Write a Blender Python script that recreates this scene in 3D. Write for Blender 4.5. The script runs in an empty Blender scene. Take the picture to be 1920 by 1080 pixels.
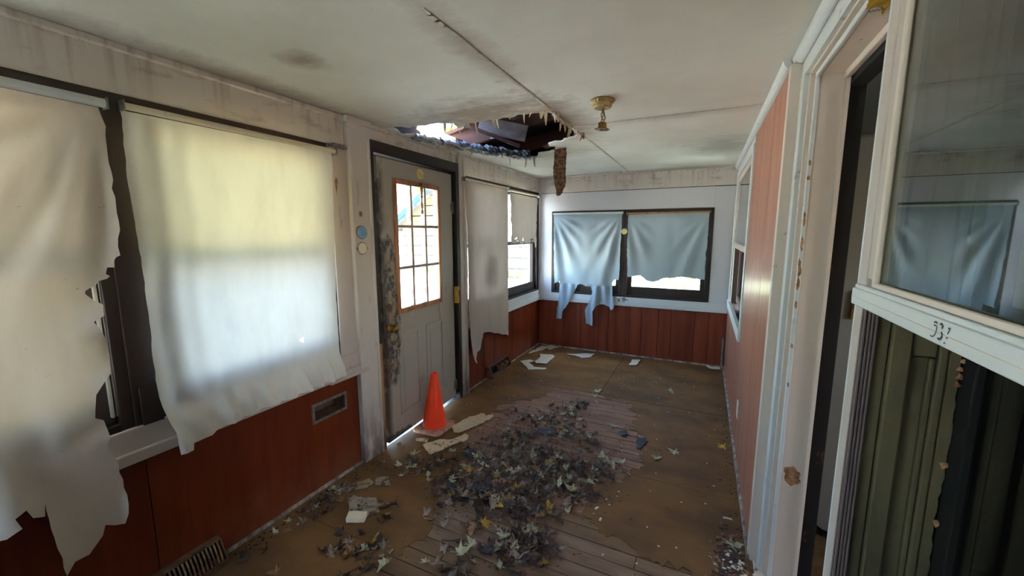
import bpy, bmesh, math, random
from mathutils import Vector, Matrix, noise
from mathutils.geometry import delaunay_2d_cdt
random.seed(7)
R = math.radians
C = bpy.context.scene.collection
S = bpy.context.scene

# ------------------------------------------------------------------ camera
cam = bpy.data.cameras.new('camera'); cam.sensor_width = 36.0; cam.lens = 36.0*746.29/1920
cam.clip_start = 0.02; cam.clip_end = 300
co = bpy.data.objects.new('camera', cam); C.objects.link(co); S.camera = co
co.matrix_world = (Matrix.Translation((0, 0, 1.58)) @ Matrix.Rotation(0.4481, 4, 'Z')
                   @ Matrix.Rotation(math.pi/2-0.1388, 4, 'X') @ Matrix.Rotation(-0.0018, 4, 'Z'))
# ------------------------------------------------------------------ sky, sun, exposure
W = bpy.data.worlds.new('World'); S.world = W; W.use_nodes = True
wn = W.node_tree.nodes; wl = W.node_tree.links
sky = wn.new('ShaderNodeTexSky'); sky.sky_type = 'NISHITA'; sky.sun_disc = False
sky.sun_elevation = R(48); sky.sun_rotation = R(87); bg0 = .36; sky.air_density = 1.0; sky.dust_density = 2.0; sky.ozone_density = 1.0
bg = wn['Background']; wl.new(sky.outputs[0], bg.inputs[0]); bg.inputs[1].default_value = bg0
sun = bpy.data.lights.new('sun', 'SUN'); sun.energy = 12.0; sun.angle = R(0.6); sun.color = (1, .97, .92)
so = bpy.data.objects.new('sun', sun); C.objects.link(so)
so.rotation_euler = (R(42), 0, R(93))
S.view_settings.view_transform = 'Standard'; S.view_settings.look = 'None'
S.view_settings.gamma = 1.0; S.view_settings.use_curve_mapping = False
S.view_settings.exposure = 3.92
S.cycles.diffuse_bounces = 8; S.cycles.max_bounces = 20; S.cycles.transparent_max_bounces = 32

XL, XR, YF, ZC = -2.05, .285, 5.12, 2.29

# ------------------------------------------------------------------ materials
def c(r, g, b):
    f = lambda v: ((v/255+.055)/1.055)**2.4 if v > 10 else v/255/12.92
    return (f(r), f(g), f(b), 1)

class NT:
    def __init__(s, name):
        s.m = bpy.data.materials.new(name); s.m.use_nodes = True
        s.t = s.m.node_tree; s.n = s.t.nodes; s.n.clear()
        s.out = s.new('ShaderNodeOutputMaterial'); s.tc = s.new('ShaderNodeTexCoord')
    def new(s, k, **kw):
        x = s.n.new(k)
        for a, v in kw.items(): setattr(x, a, v)
        return x
    def link(s, a, b): s.t.links.new(a, b)
    def coord(s, scale):
        mp = s.new('ShaderNodeMapping')
        mp.inputs['Scale'].default_value = scale if isinstance(scale, tuple) else (scale,)*3
        s.link(s.tc.outputs['Object'], mp.inputs['Vector']); return mp.outputs[0]
    def noise(s, scale, detail=6, rough=.6, off=0):
        t = s.new('ShaderNodeTexNoise'); t.inputs['Scale'].default_value = 1
        t.inputs['Detail'].default_value = detail; t.inputs['Roughness'].default_value = rough
        v = s.coord(scale)
        if off:
            v.node.inputs['Location'].default_value = (off*3.1, off*1.7, off*2.3)
        s.link(v, t.inputs['Vector']); return t.outputs['Fac']
    def ramp(s, fac, lo, hi):
        r = s.new('ShaderNodeMapRange'); r.clamp = True
        r.inputs['From Min'].default_value = lo; r.inputs['From Max'].default_value = hi
        s.link(fac, r.inputs['Value']); return r.outputs[0]
    def math(s, op, a, b=None):
        m = s.new('ShaderNodeMath', operation=op)
        for i, v in enumerate((a, b)):
            if v is None: continue
            if isinstance(v, (int, float)): m.inputs[i].default_value = v
            else: s.link(v, m.inputs[i])
        return m.outputs[0]
    def mix(s, fac, a, b):
        m = s.new('ShaderNodeMix', data_type='RGBA')
        if isinstance(fac, (int, float)): m.inputs[0].default_value = fac
        else: s.link(fac, m.inputs[0])
        for i, v in ((6, a), (7, b)):
            if isinstance(v, tuple): m.inputs[i].default_value = v
            else: s.link(v, m.inputs[i])
        return m.outputs[2]
    def sep(s):
        x = s.new('ShaderNodeSeparateXYZ'); s.link(s.tc.outputs['Object'], x.inputs[0]); return x.outputs

def mat(name, col, rough=.7, metal=0, spec=.4, var=None, stains=(), bump=None, coat=0, rnd=0, extra=None):
    """var=(colour2, scale, lo, hi); stains=[(colour, scale, lo, hi, amount)]; bump=(scale, strength); extra(nt, colour)->colour"""
    t = NT(name); p = t.new('ShaderNodeBsdfPrincipled'); cc = col
    if var: cc = t.mix(t.ramp(t.noise(var[1], 5), var[2], var[3]), col, var[0])
    for i, st in enumerate(stains):
        f = t.math('MULTIPLY', t.ramp(t.noise(st[1], 8, .65, off=i+1), st[2], st[3]), st[4])
        cc = t.mix(f, cc, st[0])
    if extra: cc = extra(t, cc)
    if rnd:
        oi = t.new('ShaderNodeObjectInfo'); hs = t.new('ShaderNodeHueSaturation')
        v = t.new('ShaderNodeMapRange'); v.inputs['To Min'].default_value = 1-rnd; v.inputs['To Max'].default_value = 1+rnd
        t.link(oi.outputs['Random'], v.inputs['Value']); t.link(v.outputs[0], hs.inputs['Value'])
        if isinstance(cc, tuple): hs.inputs['Color'].default_value = cc
        else: t.link(cc, hs.inputs['Color'])
        cc = hs.outputs[0]
    if isinstance(cc, tuple): p.inputs['Base Color'].default_value = cc
    else: t.link(cc, p.inputs['Base Color'])
    p.inputs['Roughness'].default_value = rough; p.inputs['Metallic'].default_value = metal
    p.inputs['Specular IOR Level'].default_value = spec
    p.inputs['Coat Weight'].default_value = coat; p.inputs['Coat Roughness'].default_value = .22
    if bump:
        b = t.new('ShaderNodeBump'); b.inputs['Strength'].default_value = bump[1]; b.inputs['Distance'].default_value = .01
        t.link(t.noise(bump[0], 6), b.inputs['Height']); t.link(b.outputs[0], p.inputs['Normal'])
    t.link(p.outputs[0], t.out.inputs[0])
    return t.m

def cloth_mat(name, col, trans, tcol, stain=None):
    t = NT(name); d = t.new('ShaderNodeBsdfDiffuse'); tr = t.new('ShaderNodeBsdfTranslucent'); m = t.new('ShaderNodeMixShader')
    cc = t.mix(t.ramp(t.noise((9, 9, 3), 5), .45, .75), col, tuple(v*.86 for v in col[:3])+(1,))
    c2 = t.mix(t.ramp(t.noise((6, 6, 2.5), 6, off=2), .42, .7), tcol, tuple(v*.8 for v in tcol[:3])+(1,))
    if stain:
        f = t.ramp(t.noise((30, 30, 60), 8, .7, off=4), .66, .72)
        cc = t.mix(f, cc, stain); c2 = t.mix(f, c2, stain)
    t.link(cc, d.inputs[0]); t.link(c2, tr.inputs[0]); m.inputs[0].default_value = trans
    b = t.new('ShaderNodeBump'); b.inputs['Strength'].default_value = .12; b.inputs['Distance'].default_value = .004
    t.link(t.noise((14, 14, 6), 4), b.inputs['Height']); t.link(b.outputs[0], d.inputs['Normal'])
    t.link(d.outputs[0], m.inputs[1]); t.link(tr.outputs[0], m.inputs[2]); t.link(m.outputs[0], t.out.inputs[0])
    return t.m

def glass_mat(name, tint, dirt, dcol, dscale=7):
    t = NT(name); tr = t.new('ShaderNodeBsdfTransparent'); gl = t.new('ShaderNodeBsdfGlossy'); df = t.new('ShaderNodeBsdfDiffuse')
    tr.inputs[0].default_value = tint; gl.inputs['Roughness'].default_value = .015; df.inputs[0].default_value = dcol
    fr = t.new('ShaderNodeFresnel'); fr.inputs['IOR'].default_value = 1.5
    m1 = t.new('ShaderNodeMixShader'); m2 = t.new('ShaderNodeMixShader')
    ge = t.new('ShaderNodeNewGeometry'); ff = t.math('MULTIPLY', fr.outputs[0], t.math('SUBTRACT', 1, ge.outputs['Backfacing']))
    ff = t.math('MINIMUM', t.math('MULTIPLY', ff, 1.8), 1); t.link(ff, m1.inputs[0]); t.link(tr.outputs[0], m1.inputs[1]); t.link(gl.outputs[0], m1.inputs[2])
    t.link(t.math('MULTIPLY', t.ramp(t.noise(dscale, 6, .65), .35, .8), dirt), m2.inputs[0])
    t.link(m1.outputs[0], m2.inputs[1]); t.link(df.outputs[0], m2.inputs[2]); t.link(m2.outputs[0], t.out.inputs[0])
    return t.m

def ceil_extra(t, cc):
    X, Y, Z = t.sep()
    def blob(x, y, rx, ry):
        a = t.math('DIVIDE', t.math('SUBTRACT', X, x), rx); b = t.math('DIVIDE', t.math('SUBTRACT', Y, y), ry)
        d = t.math('SQRT', t.math('ADD', t.math('MULTIPLY', a, a), t.math('MULTIPLY', b, b)))
        return t.ramp(t.math('ADD', d, t.math('MULTIPLY', t.math('SUBTRACT', t.noise((7, 13, 7), 8, .7), .5), 1.6)), 1.15, .25)
    for (x, y, rx, ry, col, am) in ((-1.25, 2.18, .5, .28, c(120, 88, 48), .75), (-.86, 2.6, .22, .6, c(130, 95, 60), .6), (-1.35, 3.5, .5, .3, c(120, 95, 60), .5),
                                    (-.86, 1.45, .1, .45, c(140, 112, 80), .45), (-2.0, 1.2, .14, 1.5, c(125, 95, 75), .5), (-1.55, 1.22, .1, .1, c(110, 85, 65), .6),
                                    (-.2, 2.75, .5, .09, c(130, 110, 85), .28), (.1, 3.9, .3, .5, c(120, 118, 105), .5), (-.5, 5.0, 1.2, .13, c(150, 120, 75), .55)):
        cc = t.mix(t.math('MULTIPLY', blob(x, y, rx, ry), am), cc, col)
    return cc
M = {}
M['ceiling'] = mat('ceiling paint', c(224, 222, 212), .75, var=(c(208, 204, 190), 1.3, .4, .7), stains=[(c(120, 95, 70), (5, 11, 5), .67, .74, .35), (c(70, 60, 50), 22, .74, .77, .6)], bump=(3, .15), extra=ceil_extra)
def drip(t, cc):
    X, Y, Z = t.sep()
    f = t.math('MULTIPLY', t.ramp(t.noise((28, 28, 1.6), 5, .6), .5, .68), t.ramp(Z, 2.06, 2.28))
    return t.mix(t.math('MULTIPLY', f, .45), cc, c(125, 92, 70))
M['frieze'] = mat('stained frieze paint', c(208, 197, 187), .7, stains=[(c(120, 90, 70), (5, 5, 16), .56, .7, .5), (c(50, 40, 35), 40, .72, .76, .8)], extra=drip, bump=(6, .2))
M['white'] = mat('old white trim paint', c(188, 176, 166), .6, stains=[(c(120, 96, 76), (12, 12, 4), .6, .75, .5), (c(60, 45, 38), 45, .72, .76, .8)], bump=(14, .25))
def grimy(t, cc):
    X, Y, Z = t.sep()
    f = t.math('MULTIPLY', t.ramp(Z, .55, .0), t.ramp(t.noise((16, 16, 5), 6), .3, .6))
    return t.mix(t.math('MULTIPLY', f, .85), cc, c(58, 42, 32))
M['post'] = mat('post paint with mould low down', c(202, 192, 182), .6, stains=[(c(120, 92, 72), (12, 12, 4), .6, .75, .5), (c(60, 45, 38), 45, .72, .76, .8)], bump=(14, .25), extra=grimy)
M['wallwhite'] = mat('white wall board', c(205, 202, 205), .65, stains=[(c(150, 140, 130), (3, 3, 3), .6, .8, .4), (c(120, 110, 105), 30, .74, .78, .5)], bump=(5, .1))
M['bluewhite'] = mat('white gloss trim', c(202, 204, 202), .5, stains=[(c(110, 90, 75), (8, 8, 18), .62, .7, .5)], bump=(18, .2))
M['jamb'] = mat('chipped jamb paint', c(208, 194, 180), .6, stains=[(c(105, 72, 50), (12, 12, 6), .68, .72, .8), (c(70, 50, 40), 38, .74, .77, .8)], bump=(10, .3))
M['dark'] = mat('dark brown window paint', c(48, 33, 26), .5, var=(c(34, 22, 17), (6, 6, 2), .4, .7), bump=(20, .15))
M['black'] = mat('black weathered jamb', c(14, 11, 10), .8, stains=[(c(96, 50, 30), (16, 16, 7), .62, .68, .8)])
def panel(name, a, b, coat, rough=.45, low=None):
    def ex(t, cc):
        if not low: return cc
        X, Y, Z = t.sep()
        f = t.math('MULTIPLY', t.ramp(Z, .28, .0), t.ramp(t.noise((9, 9, 5), 6), .3, .7))
        return t.mix(t.math('MULTIPLY', f, .7), cc, low)
    return mat(name, a, rough, var=(b, (11, 11, .9), .35, .7), stains=[(tuple(v*.55 for v in a[:3])+(1,), (22, 22, 1.2), .55, .75, .5), (c(190, 150, 120), (45, 45, 30), .77, .8, .5)], coat=coat, spec=.2, rnd=.08, extra=ex, bump=(30, .05))
M['wains_l'] = panel('varnished plywood wainscot', c(118, 50, 24), c(92, 34, 15), .2, .4, c(130, 86, 62))
M['wains_f'] = panel('varnished wainscot at end wall', c(134, 66, 44), c(108, 48, 30), .2)
M['wains_r'] = panel('varnished cedar panelling', c(170, 116, 92), c(150, 94, 70), .22, .5)
def brownfloor(t, cc):
    f = t.ramp(t.noise((5, 14, 5), 8, .68, off=5), .66, .69)
    return t.mix(t.math('MULTIPLY', f, .75), cc, c(150, 126, 112))
M['sheet'] = mat('worn brown floor covering', c(126, 94, 58), .65, spec=.12, var=(c(98, 74, 50), (2.2, 3.5, 1), .4, .65), stains=[(c(62, 44, 30), (9, 12, 9), .62, .75, .6), (c(136, 92, 50), (3, 4, 3), .62, .75, .5), (c(45, 34, 26), 55, .7, .74, .7)], bump=(30, .2), rnd=.04)
M['boards'] = mat('brown painted floorboard', c(118, 92, 62), .6, var=(c(96, 72, 48), (2.2, 9, 1), .4, .65), stains=[(c(60, 44, 30), (7, 16, 7), .6, .75, .6), (c(45, 34, 26), 55, .7, .74, .7)], bump=(30, .25), rnd=.07, extra=brownfloor)
M['bare'] = mat('bare worn floorboard', c(150, 114, 90), .7, var=(c(114, 82, 62), (2, 26, 1), .4, .65), stains=[(c(80, 58, 46), (3, 40, 3), .55, .7, .6), (c(178, 158, 150), (5, 22, 3), .6, .68, .6), (c(50, 36, 30), 50, .68, .74, .7)], bump=((4, 60, 4), .3), rnd=.08)
M['greyboard'] = mat('grey worn floorboard', c(126, 102, 80), .6, var=(c(100, 76, 58), (3, 14, 1), .4, .65), stains=[(c(60, 44, 34), (7, 16, 7), .6, .75, .6)], bump=(20, .2), rnd=.06)
M['subfloor'] = mat('dark gap under boards', c(26, 20, 16), .9)
M['core'] = mat('wall core', c(44, 32, 26), .9)
M['attic'] = mat('attic timber', c(72, 39, 26), .8, var=(c(50, 27, 18), (3, 14, 14), .4, .65), stains=[(c(40, 26, 20), (4, 9, 9), .58, .7, .7)], bump=(20, .3), rnd=.1)
M['greyboard2'] = mat('weathered grey board', c(130, 118, 118), .7, var=(c(95, 84, 84), (4, 10, 10), .4, .65))
M['fibre'] = mat('rotten fibreboard', c(112, 76, 42), .95, var=(c(50, 34, 20), 40, .4, .6), stains=[(c(24, 16, 10), 70, .52, .6, .8)], bump=(60, 1.0))
M['rubble'] = mat('wet shingle rubble', c(150, 160, 178), .28, var=(c(70, 76, 90), 30, .4, .6), spec=.8, bump=(60, .5))  # pale blue base stands in for sky reflected by dark wet shingles
M['paper'] = mat('peeling ceiling paper', c(205, 188, 160), .8, var=(c(170, 110, 55), 9, .48, .7), rnd=.2)
M['cone'] = mat('orange cone vinyl', c(248, 60, 8), .45, stains=[(c(130, 40, 20), (14, 14, 9), .6, .75, .6), (c(60, 24, 16), 40, .72, .76, .8)])
M['conebase'] = mat('dusty cone base', c(192, 150, 130), .8, var=(c(156, 112, 94), 22, .4, .65), stains=[(c(205, 170, 150), 40, .58, .7, .5)])
M['brass'] = mat('aged brass', c(176, 140, 70), .32, metal=.9, var=(c(110, 84, 44), 18, .4, .65))
M['canopy'] = mat('flaking gilt canopy', c(176, 150, 98), .45, metal=.5, var=(c(130, 104, 60), 40, .4, .65), stains=[(c(235, 225, 205), 50, .6, .68, .8)])
M['steel'] = mat('dull metal', c(150, 146, 142), .45, metal=.7, var=(c(110, 106, 102), 20, .4, .65))
M['track'] = mat('storm track metal', c(158, 150, 138), .5, metal=.3)
M['ribbed'] = mat('ribbed jamb liner', c(112, 96, 92), .6)
M['doorgrey'] = None
def mould(t, cc):
    X, Y, Z = t.sep()          # door local: -Y runs from the hinge to the latch
    e = t.ramp(Y, -.70, -.84); n = t.noise((13, 13, 8), 8, .7, off=3)
    f = t.math('MULTIPLY', e, t.math('MULTIPLY', t.ramp(Z, 1.75, 1.35), t.ramp(Z, .2, .75)))
    f = t.ramp(t.math('ADD', f, t.math('MULTIPLY', t.math('SUBTRACT', n, .5), 1.3)), .45, .62)
    cc = t.mix(f, cc, t.mix(t.ramp(t.noise((30, 30, 20), 6), .42, .56), c(62, 60, 60), c(150, 132, 108)))
    g = t.math('MULTIPLY', t.ramp(Z, .16, .03), t.ramp(Y, -.45, -.8))
    g = t.ramp(t.math('ADD', g, t.math('MULTIPLY', t.math('SUBTRACT', n, .5), 1.2)), .5, .6)
    cc = t.mix(g, cc, c(74, 70, 68))
    h = t.math('MULTIPLY', t.ramp(Y, -.88, -.925), t.ramp(t.noise((10, 10, 6), 5), .35, .5))
    return t.mix(t.math('MULTIPLY', h, .8), cc, c(52, 38, 30))
M['doorgrey'] = mat('grey beige door paint', c(164, 156, 142), .5, stains=[(c(110, 98, 84), (6, 6, 4), .6, .78, .5), (c(60, 48, 40), 45, .74, .77, .7)], extra=mould, bump=(8, .08))
M['orangewood'] = mat('orange stained wood trim', c(176, 118, 76), .5, var=(c(140, 86, 52), (20, 20, 6), .4, .65))
M['muntin'] = mat('worn muntin', c(176, 150, 132), .5, var=(c(130, 104, 88), (20, 20, 12), .4, .65))
M['tan'] = mat('bare tan jamb wood', c(176, 134, 92), .7, var=(c(150, 108, 70), (20, 20, 3), .4, .65), extra=grimy)
M['foam'] = mat('yellow foam', c(214, 168, 72), .9, bump=(50, .5))
M['blue'] = mat('faded blue plastic', c(110, 160, 200), .5, var=(c(140, 176, 205), 20, .4, .6), stains=[(c(60, 60, 60), 40, .66, .72, .7)])
M['cream'] = mat('cream plastic', c(226, 214, 186), .5, stains=[(c(150, 130, 100), 30, .6, .7, .5)])
M['yellowcream'] = mat('yellowed plastic', c(206, 190, 128), .45)
M['grass'] = mat('dry lawn', c(174, 178, 174), .9, var=(c(154, 158, 148), 1.6, .4, .65), stains=[(c(205, 200, 188), .5, .5, .62, .8)])
M['leafgreen'] = mat('garden foliage', c(130, 150, 70), .8, var=(c(92, 116, 48), 3, .4, .65), rnd=.1)
M['bark'] = mat('bark', c(90, 72, 58), .9, bump=(20, .6))
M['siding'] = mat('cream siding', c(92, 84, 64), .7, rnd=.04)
M['bluetrim'] = mat('blue fascia', c(14, 66, 92), .5)
M['roofing'] = mat('grey roofing felt', c(90, 90, 92), .9, var=(c(70, 70, 72), 4, .4, .6))
M['drive'] = mat('pale gravel drive', c(205, 200, 190), .9, var=(c(170, 165, 158), 6, .4, .6))
M['room'] = mat('dim room wall', c(150, 146, 136), .8)
M['roomfloor'] = mat('dim room floor', c(120, 92, 56), .8, var=(c(90, 66, 40), 9, .4, .6))
M['slab'] = mat('pale grey enamel', c(136, 136, 128), .45, stains=[(c(112, 110, 102), (3, 3, 2), .5, .75, .4)])
M['green'] = mat('olive green cracked paint', c(104, 94, 66), .6, var=(c(82, 74, 52), (14, 14, 4), .4, .65), stains=[(c(30, 28, 18), (26, 26, 4), .64, .68, .8)], bump=(14, .4))
M['chip'] = mat('bare chipped wood', c(176, 132, 96), .8, var=(c(120, 84, 56), 30, .4, .6))
M['drywall'] = mat('fallen ceiling paint sheet', c(212, 208, 196), .8, stains=[(c(150, 132, 110), 14, .58, .7, .4)], bump=(16, .2))
M['crackle'] = mat('crackled cream board', c(206, 188, 152), .8, stains=[(c(86, 62, 40), (26, 26, 26), .54, .6, .8)], bump=(24, .5))
M['creamboard'] = mat('bare cream board', c(206, 190, 160), .8, var=(c(184, 164, 130), (9, 30, 9), .4, .65), stains=[(c(120, 96, 70), 26, .6, .68, .6)], bump=(24, .2))
M['dirtypaper'] = mat('dirty wet paper', c(150, 134, 110), .8, stains=[(c(66, 50, 36), 26, .48, .58, .85)], bump=(24, .6))
M['shingle'] = mat('dark shingle scrap', c(62, 66, 74), .6, var=(c(44, 46, 52), 30, .4, .6), bump=(70, .5))
M['soap'] = mat('white foam block', c(226, 214, 190), .7, bump=(14, .2))
M['mag'] = mat('soggy printed page', c(158, 146, 126), .7, stains=[(c(70, 55, 42), 22, .47, .58, .85), (c(110, 60, 52), 12, .6, .66, .7), (c(60, 60, 86), 11, .66, .7, .7)])
M['ink'] = mat('dark ink', c(52, 54, 62), .8)
M['vent'] = mat('rusty vent enamel', c(122, 92, 74), .5, var=(c(84, 60, 46), 20, .4, .6), stains=[(c(170, 140, 120), 18, .62, .7, .6)])
M['ventdark'] = mat('dark vent inside', c(16, 13, 12), .8)
M['slat'] = mat('vent slat enamel', c(150, 120, 84), .4, metal=.3, var=(c(100, 74, 50), 30, .4, .6))
M['label'] = mat('old yellow label', c(196, 160, 40), .6, var=(c(150, 118, 34), 30, .4, .6), stains=[(c(176, 120, 84), 60, .6, .68, .7)])
M['hedge'] = M['leafgreen']
lf = [('dark brown', c(84, 66, 58), c(52, 40, 36)), ('grey brown', c(150, 136, 126), c(104, 90, 82)), ('pale sage', c(186, 186, 156), c(146, 146, 116)), ('yellow', c(196, 164, 58), c(150, 116, 44)), ('tan', c(150, 116, 84), c(116, 86, 60))]
ML = [mat('leaf '+n, a, .75, var=(b, 60, .4, .65), rnd=.25) for n, a, b in lf]
M['yellowglass'] = glass_mat('warm tinted window glass', (.93, .86, .62, 1), .05, c(205, 195, 160))  # tint puts the warm light of the upper blind into the pane
M['glass'] = glass_mat('window glass', (.93, .96, .95, 1), .05, c(200, 200, 190))
M['dirtyglass'] = glass_mat('grimy window glass', (.62, .68, .64, 1), .22, c(120, 138, 122), 3)
M['darkglass'] = glass_mat('grimy dark glass', (.2, .21, .19, 1), .05, c(90, 90, 80), 5)
CL = {'A': cloth_mat('old beige blind cloth', c(198, 186, 174), .042, c(238, 208, 168), c(140, 90, 66)),  # translucency set per blind in place of uneven daylight outside
      'B': cloth_mat('translucent white blind cloth', c(222, 218, 208), .084, c(238, 240, 236)),
      'C': cloth_mat('grey blind cloth', c(188, 174, 162), .03, c(220, 205, 190)),
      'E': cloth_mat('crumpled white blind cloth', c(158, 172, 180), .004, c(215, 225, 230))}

# ------------------------------------------------------------------ builders
def box(bm, x0, x1, y0, y1, z0, z1, rot=None):
    g = bmesh.ops.create_cube(bm, size=1)['verts']
    for v in g: v.co = Vector(((x0+x1)/2+v.co.x*(x1-x0), (y0+y1)/2+v.co.y*(y1-y0), (z0+z1)/2+v.co.z*(z1-z0)))
    if rot: bmesh.ops.rotate(bm, verts=g, cent=rot[0], matrix=Matrix.Rotation(rot[1], 3, rot[2]))
    return bm
def nb(*boxes):
    bm = bmesh.new()
    for b in boxes: box(bm, *b)
    return bm
def obj(name, bm, m, parent=None, bev=0, smooth=False, local=False):
    me = bpy.data.meshes.new(name); bmesh.ops.recalc_face_normals(bm, faces=bm.faces); bm.to_mesh(me); bm.free()
    me.materials.append(m)
    if smooth: me.shade_smooth()
    return mobj(name, me, parent, bev, local)
def mobj(name, me, parent=None, bev=0, local=False):
    o = bpy.data.objects.new(name, me); C.objects.link(o)
    if parent:
        o.parent = parent
        if not local and parent.type == 'EMPTY': o.matrix_parent_inverse = Matrix.Translation(-parent.location)
    if bev:
        b = o.modifiers.new('bevel', 'BEVEL'); b.width = bev; b.segments = 2; b.limit_method = 'ANGLE'; b.angle_limit = R(40)
    return o
def tag(o, label, cat, group=None, kind=None):
    o['label'] = label
    if cat: o['category'] = cat
    if group: o['group'] = group
    if kind: o['kind'] = kind
    return o
def thing(name, label, cat, loc, group=None, rz=0):
    o = bpy.data.objects.new(name, None); C.objects.link(o); o.location = loc; o.rotation_euler = (0, 0, rz)
    o.empty_display_size = .05
    return tag(o, label, cat, group)
def struct(name, label, loc=None, bm=None, m=None, bev=0):
    if bm is None:
        o = bpy.data.objects.new(name, None); C.objects.link(o); o.location = loc or (0, 0, 0); o.empty_display_size = .05
    else: o = obj(name, bm, m, None, bev)
    o['label'] = label; o['kind'] = 'structure'
    return o
def tube(bm, p, r, n=10, closed=False):
    p = [Vector(q) for q in p]; rings = []; L = len(p)
    rr = r if isinstance(r, (list, tuple)) else [r]*L
    for i in range(L):
        a = p[(i+1) % L] if (closed or i < L-1) else p[i]; b = p[i-1] if (closed or i > 0) else p[i]
        d = (a-b).normalized(); u = d.orthogonal().normalized() if i == 0 else (u-d*u.dot(d)).normalized()
        w = d.cross(u)
        rings.append([bm.verts.new(p[i]+(u*math.cos(2*math.pi*k/n)+w*math.sin(2*math.pi*k/n))*rr[i]) for k in range(n)])
    for i in range(L if closed else L-1):
        A, B = rings[i], rings[(i+1) % L]
        for k in range(n): bm.faces.new((A[k], A[(k+1) % n], B[(k+1) % n], B[k]))
    if not closed: bm.faces.new(rings[0][::-1]); bm.faces.new(rings[-1])
    return bm
def lathe(bm, prof, cen, n=24, axis='Z', wob=None):
    rings = []
    for (r, h) in prof:
        ring = []
        for k in range(n):
            a = 2*math.pi*k/n; q = r*(1+(wob(a, r, h) if wob else 0))
            x, y = q*math.cos(a), q*math.sin(a)
            v = {'Z': Vector((x, y, h)), 'X': Vector((h, x, y)), 'Y': Vector((x, h, y))}[axis]
            ring.append(bm.verts.new(v+Vector(cen)))
        rings.append(ring)
    for A, B in zip(rings, rings[1:]):
        for k in range(n): bm.faces.new((A[k], A[(k+1) % n], B[(k+1) % n], B[k]))
    bm.faces.new(rings[0][::-1]); bm.faces.new(rings[-1])
    return bm
def inpoly(x, y, P):
    r = False; j = len(P)-1
    for i in range(len(P)):
        if (P[i][1] > y) != (P[j][1] > y) and x < (P[j][0]-P[i][0])*(y-P[i][1])/(P[j][1]-P[i][1])+P[i][0]: r = not r
        j = i
    return r
def ragged(P, step, amp, keep=None, seed=0):
    o = []; rn = random.Random(seed)
    for i, a in enumerate(P):
        b = P[(i+1) % len(P)]; a_ = Vector(a); d = Vector(b)-a_; n = max(1, int(d.length/step)); nv = Vector((-d.y, d.x)).normalized() if d.length else Vector((0, 0))
        k = amp if (keep is None or keep(a, b)) else 0
        for q in range(n):
            p = a_+d*(q/n)
            p = p+nv*(rn.uniform(-k, k)*(1 if q else .4)+1.6*k*nz(p.x*11+seed, p.y*11, 3))
            o.append((p.x, p.y))
    return o
def tri_fill(P, step=None, holes=()):
    """triangulate polygon P (with holes) with inner grid points -> verts 2d, tris"""
    V = [Vector(p) for p in P]; E = [(i, (i+1) % len(P)) for i in range(len(P))]
    for H in holes:
        k = len(V); V += [Vector(p) for p in H]; E += [(k+i, k+(i+1) % len(H)) for i in range(len(H))]
    if step:
        xs = [p[0] for p in P]; ys = [p[1] for p in P]; y = min(ys)+step*.53; r = 0
        while y < max(ys):
            x = min(xs)+step*(.31+.5*(r % 2))
            while x < max(xs):
                if inpoly(x, y, P) and not any(inpoly(x, y, H) for H in holes): V.append(Vector((x, y)))
                x += step
            y += step*.87; r += 1
    vo, eo, fo, *_ = delaunay_2d_cdt(V, E, [], 0, 1e-5)
    T = []
    for f in fo:
        cx = sum(vo[i][0] for i in f)/3; cy = sum(vo[i][1] for i in f)/3
        if inpoly(cx, cy, P) and not any(inpoly(cx, cy, H) for H in holes): T.append(tuple(f))
    return vo, T
def sheet(P, step, fn, thick=0, holes=()):
    vo, T = tri_fill(P, step, holes); bm = bmesh.new()
    vs = [bm.verts.new(fn(p[0], p[1])) for p in vo]
    for t in T:
        try: bm.faces.new([vs[i] for i in t])
        except ValueError: pass
    for v in list(bm.verts):
        if not v.link_faces: bm.verts.remove(v)
    if thick:
        bmesh.ops.recalc_face_normals(bm, faces=bm.faces)
        g = bmesh.ops.extrude_face_region(bm, geom=bm.faces[:])
        for e in g['geom']:
            if isinstance(e, bmesh.types.BMVert): e.co.z += thick
    return bm
def ribbon(bm, pts, w, nrm, off=.0006):
    """flat pen stroke lying on a face with normal nrm"""
    nrm = Vector(nrm); P = [Vector(p)+nrm*off for p in pts]
    prev = None
    for i, p in enumerate(P):
        d = (P[min(i+1, len(P)-1)]-P[max(i-1, 0)]).normalized(); s = d.cross(nrm)*w/2
        cur = (bm.verts.new(p-s), bm.verts.new(p+s))
        if prev: bm.faces.new((prev[0], prev[1], cur[1], cur[0]))
        prev = cur
nz = lambda x, y, z=0: noise.noise(Vector((x, y, z)))
# ================================================================== SETTING
# ---- floor: gaps below, boards, worn covering
fl = struct('floor', 'wooden porch floor of narrow boards under a worn brown covering', bm=nb((XL-.12, .45, -1.2, YF+.1, -.12, -.016)), m=M['subfloor'])
edges = [.58, .67, .76, .85, .94, 1.0, 1.075, 1.16, 1.245, 1.33, 1.415, 1.507, 1.595, 1.68, 1.762, 1.847, 1.937, 2.003]
while edges[-1] < 3.72: edges.append(edges[-1]+.0862)
for i, (a, b) in enumerate(zip(edges, edges[1:])):
    m = M['bare'] if a > 2.0 else (M['greyboard'] if 1.5 < a < 1.84 else M['boards'])
    j = [XL-.0, -.62+.5*math.sin(i*2.4), XR+.03]
    for k in range(2):
        dz = random.uniform(-.0015, .0012)
        obj('floorboard', nb((j[k]+.0015, j[k+1]-.0015, a+.003, b-.0025, -.016, dz)), m, fl, .0015)
obj('floorboard', nb((XL, .45, -1.2, .578, -.016, 0)), M['boards'], fl)
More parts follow.
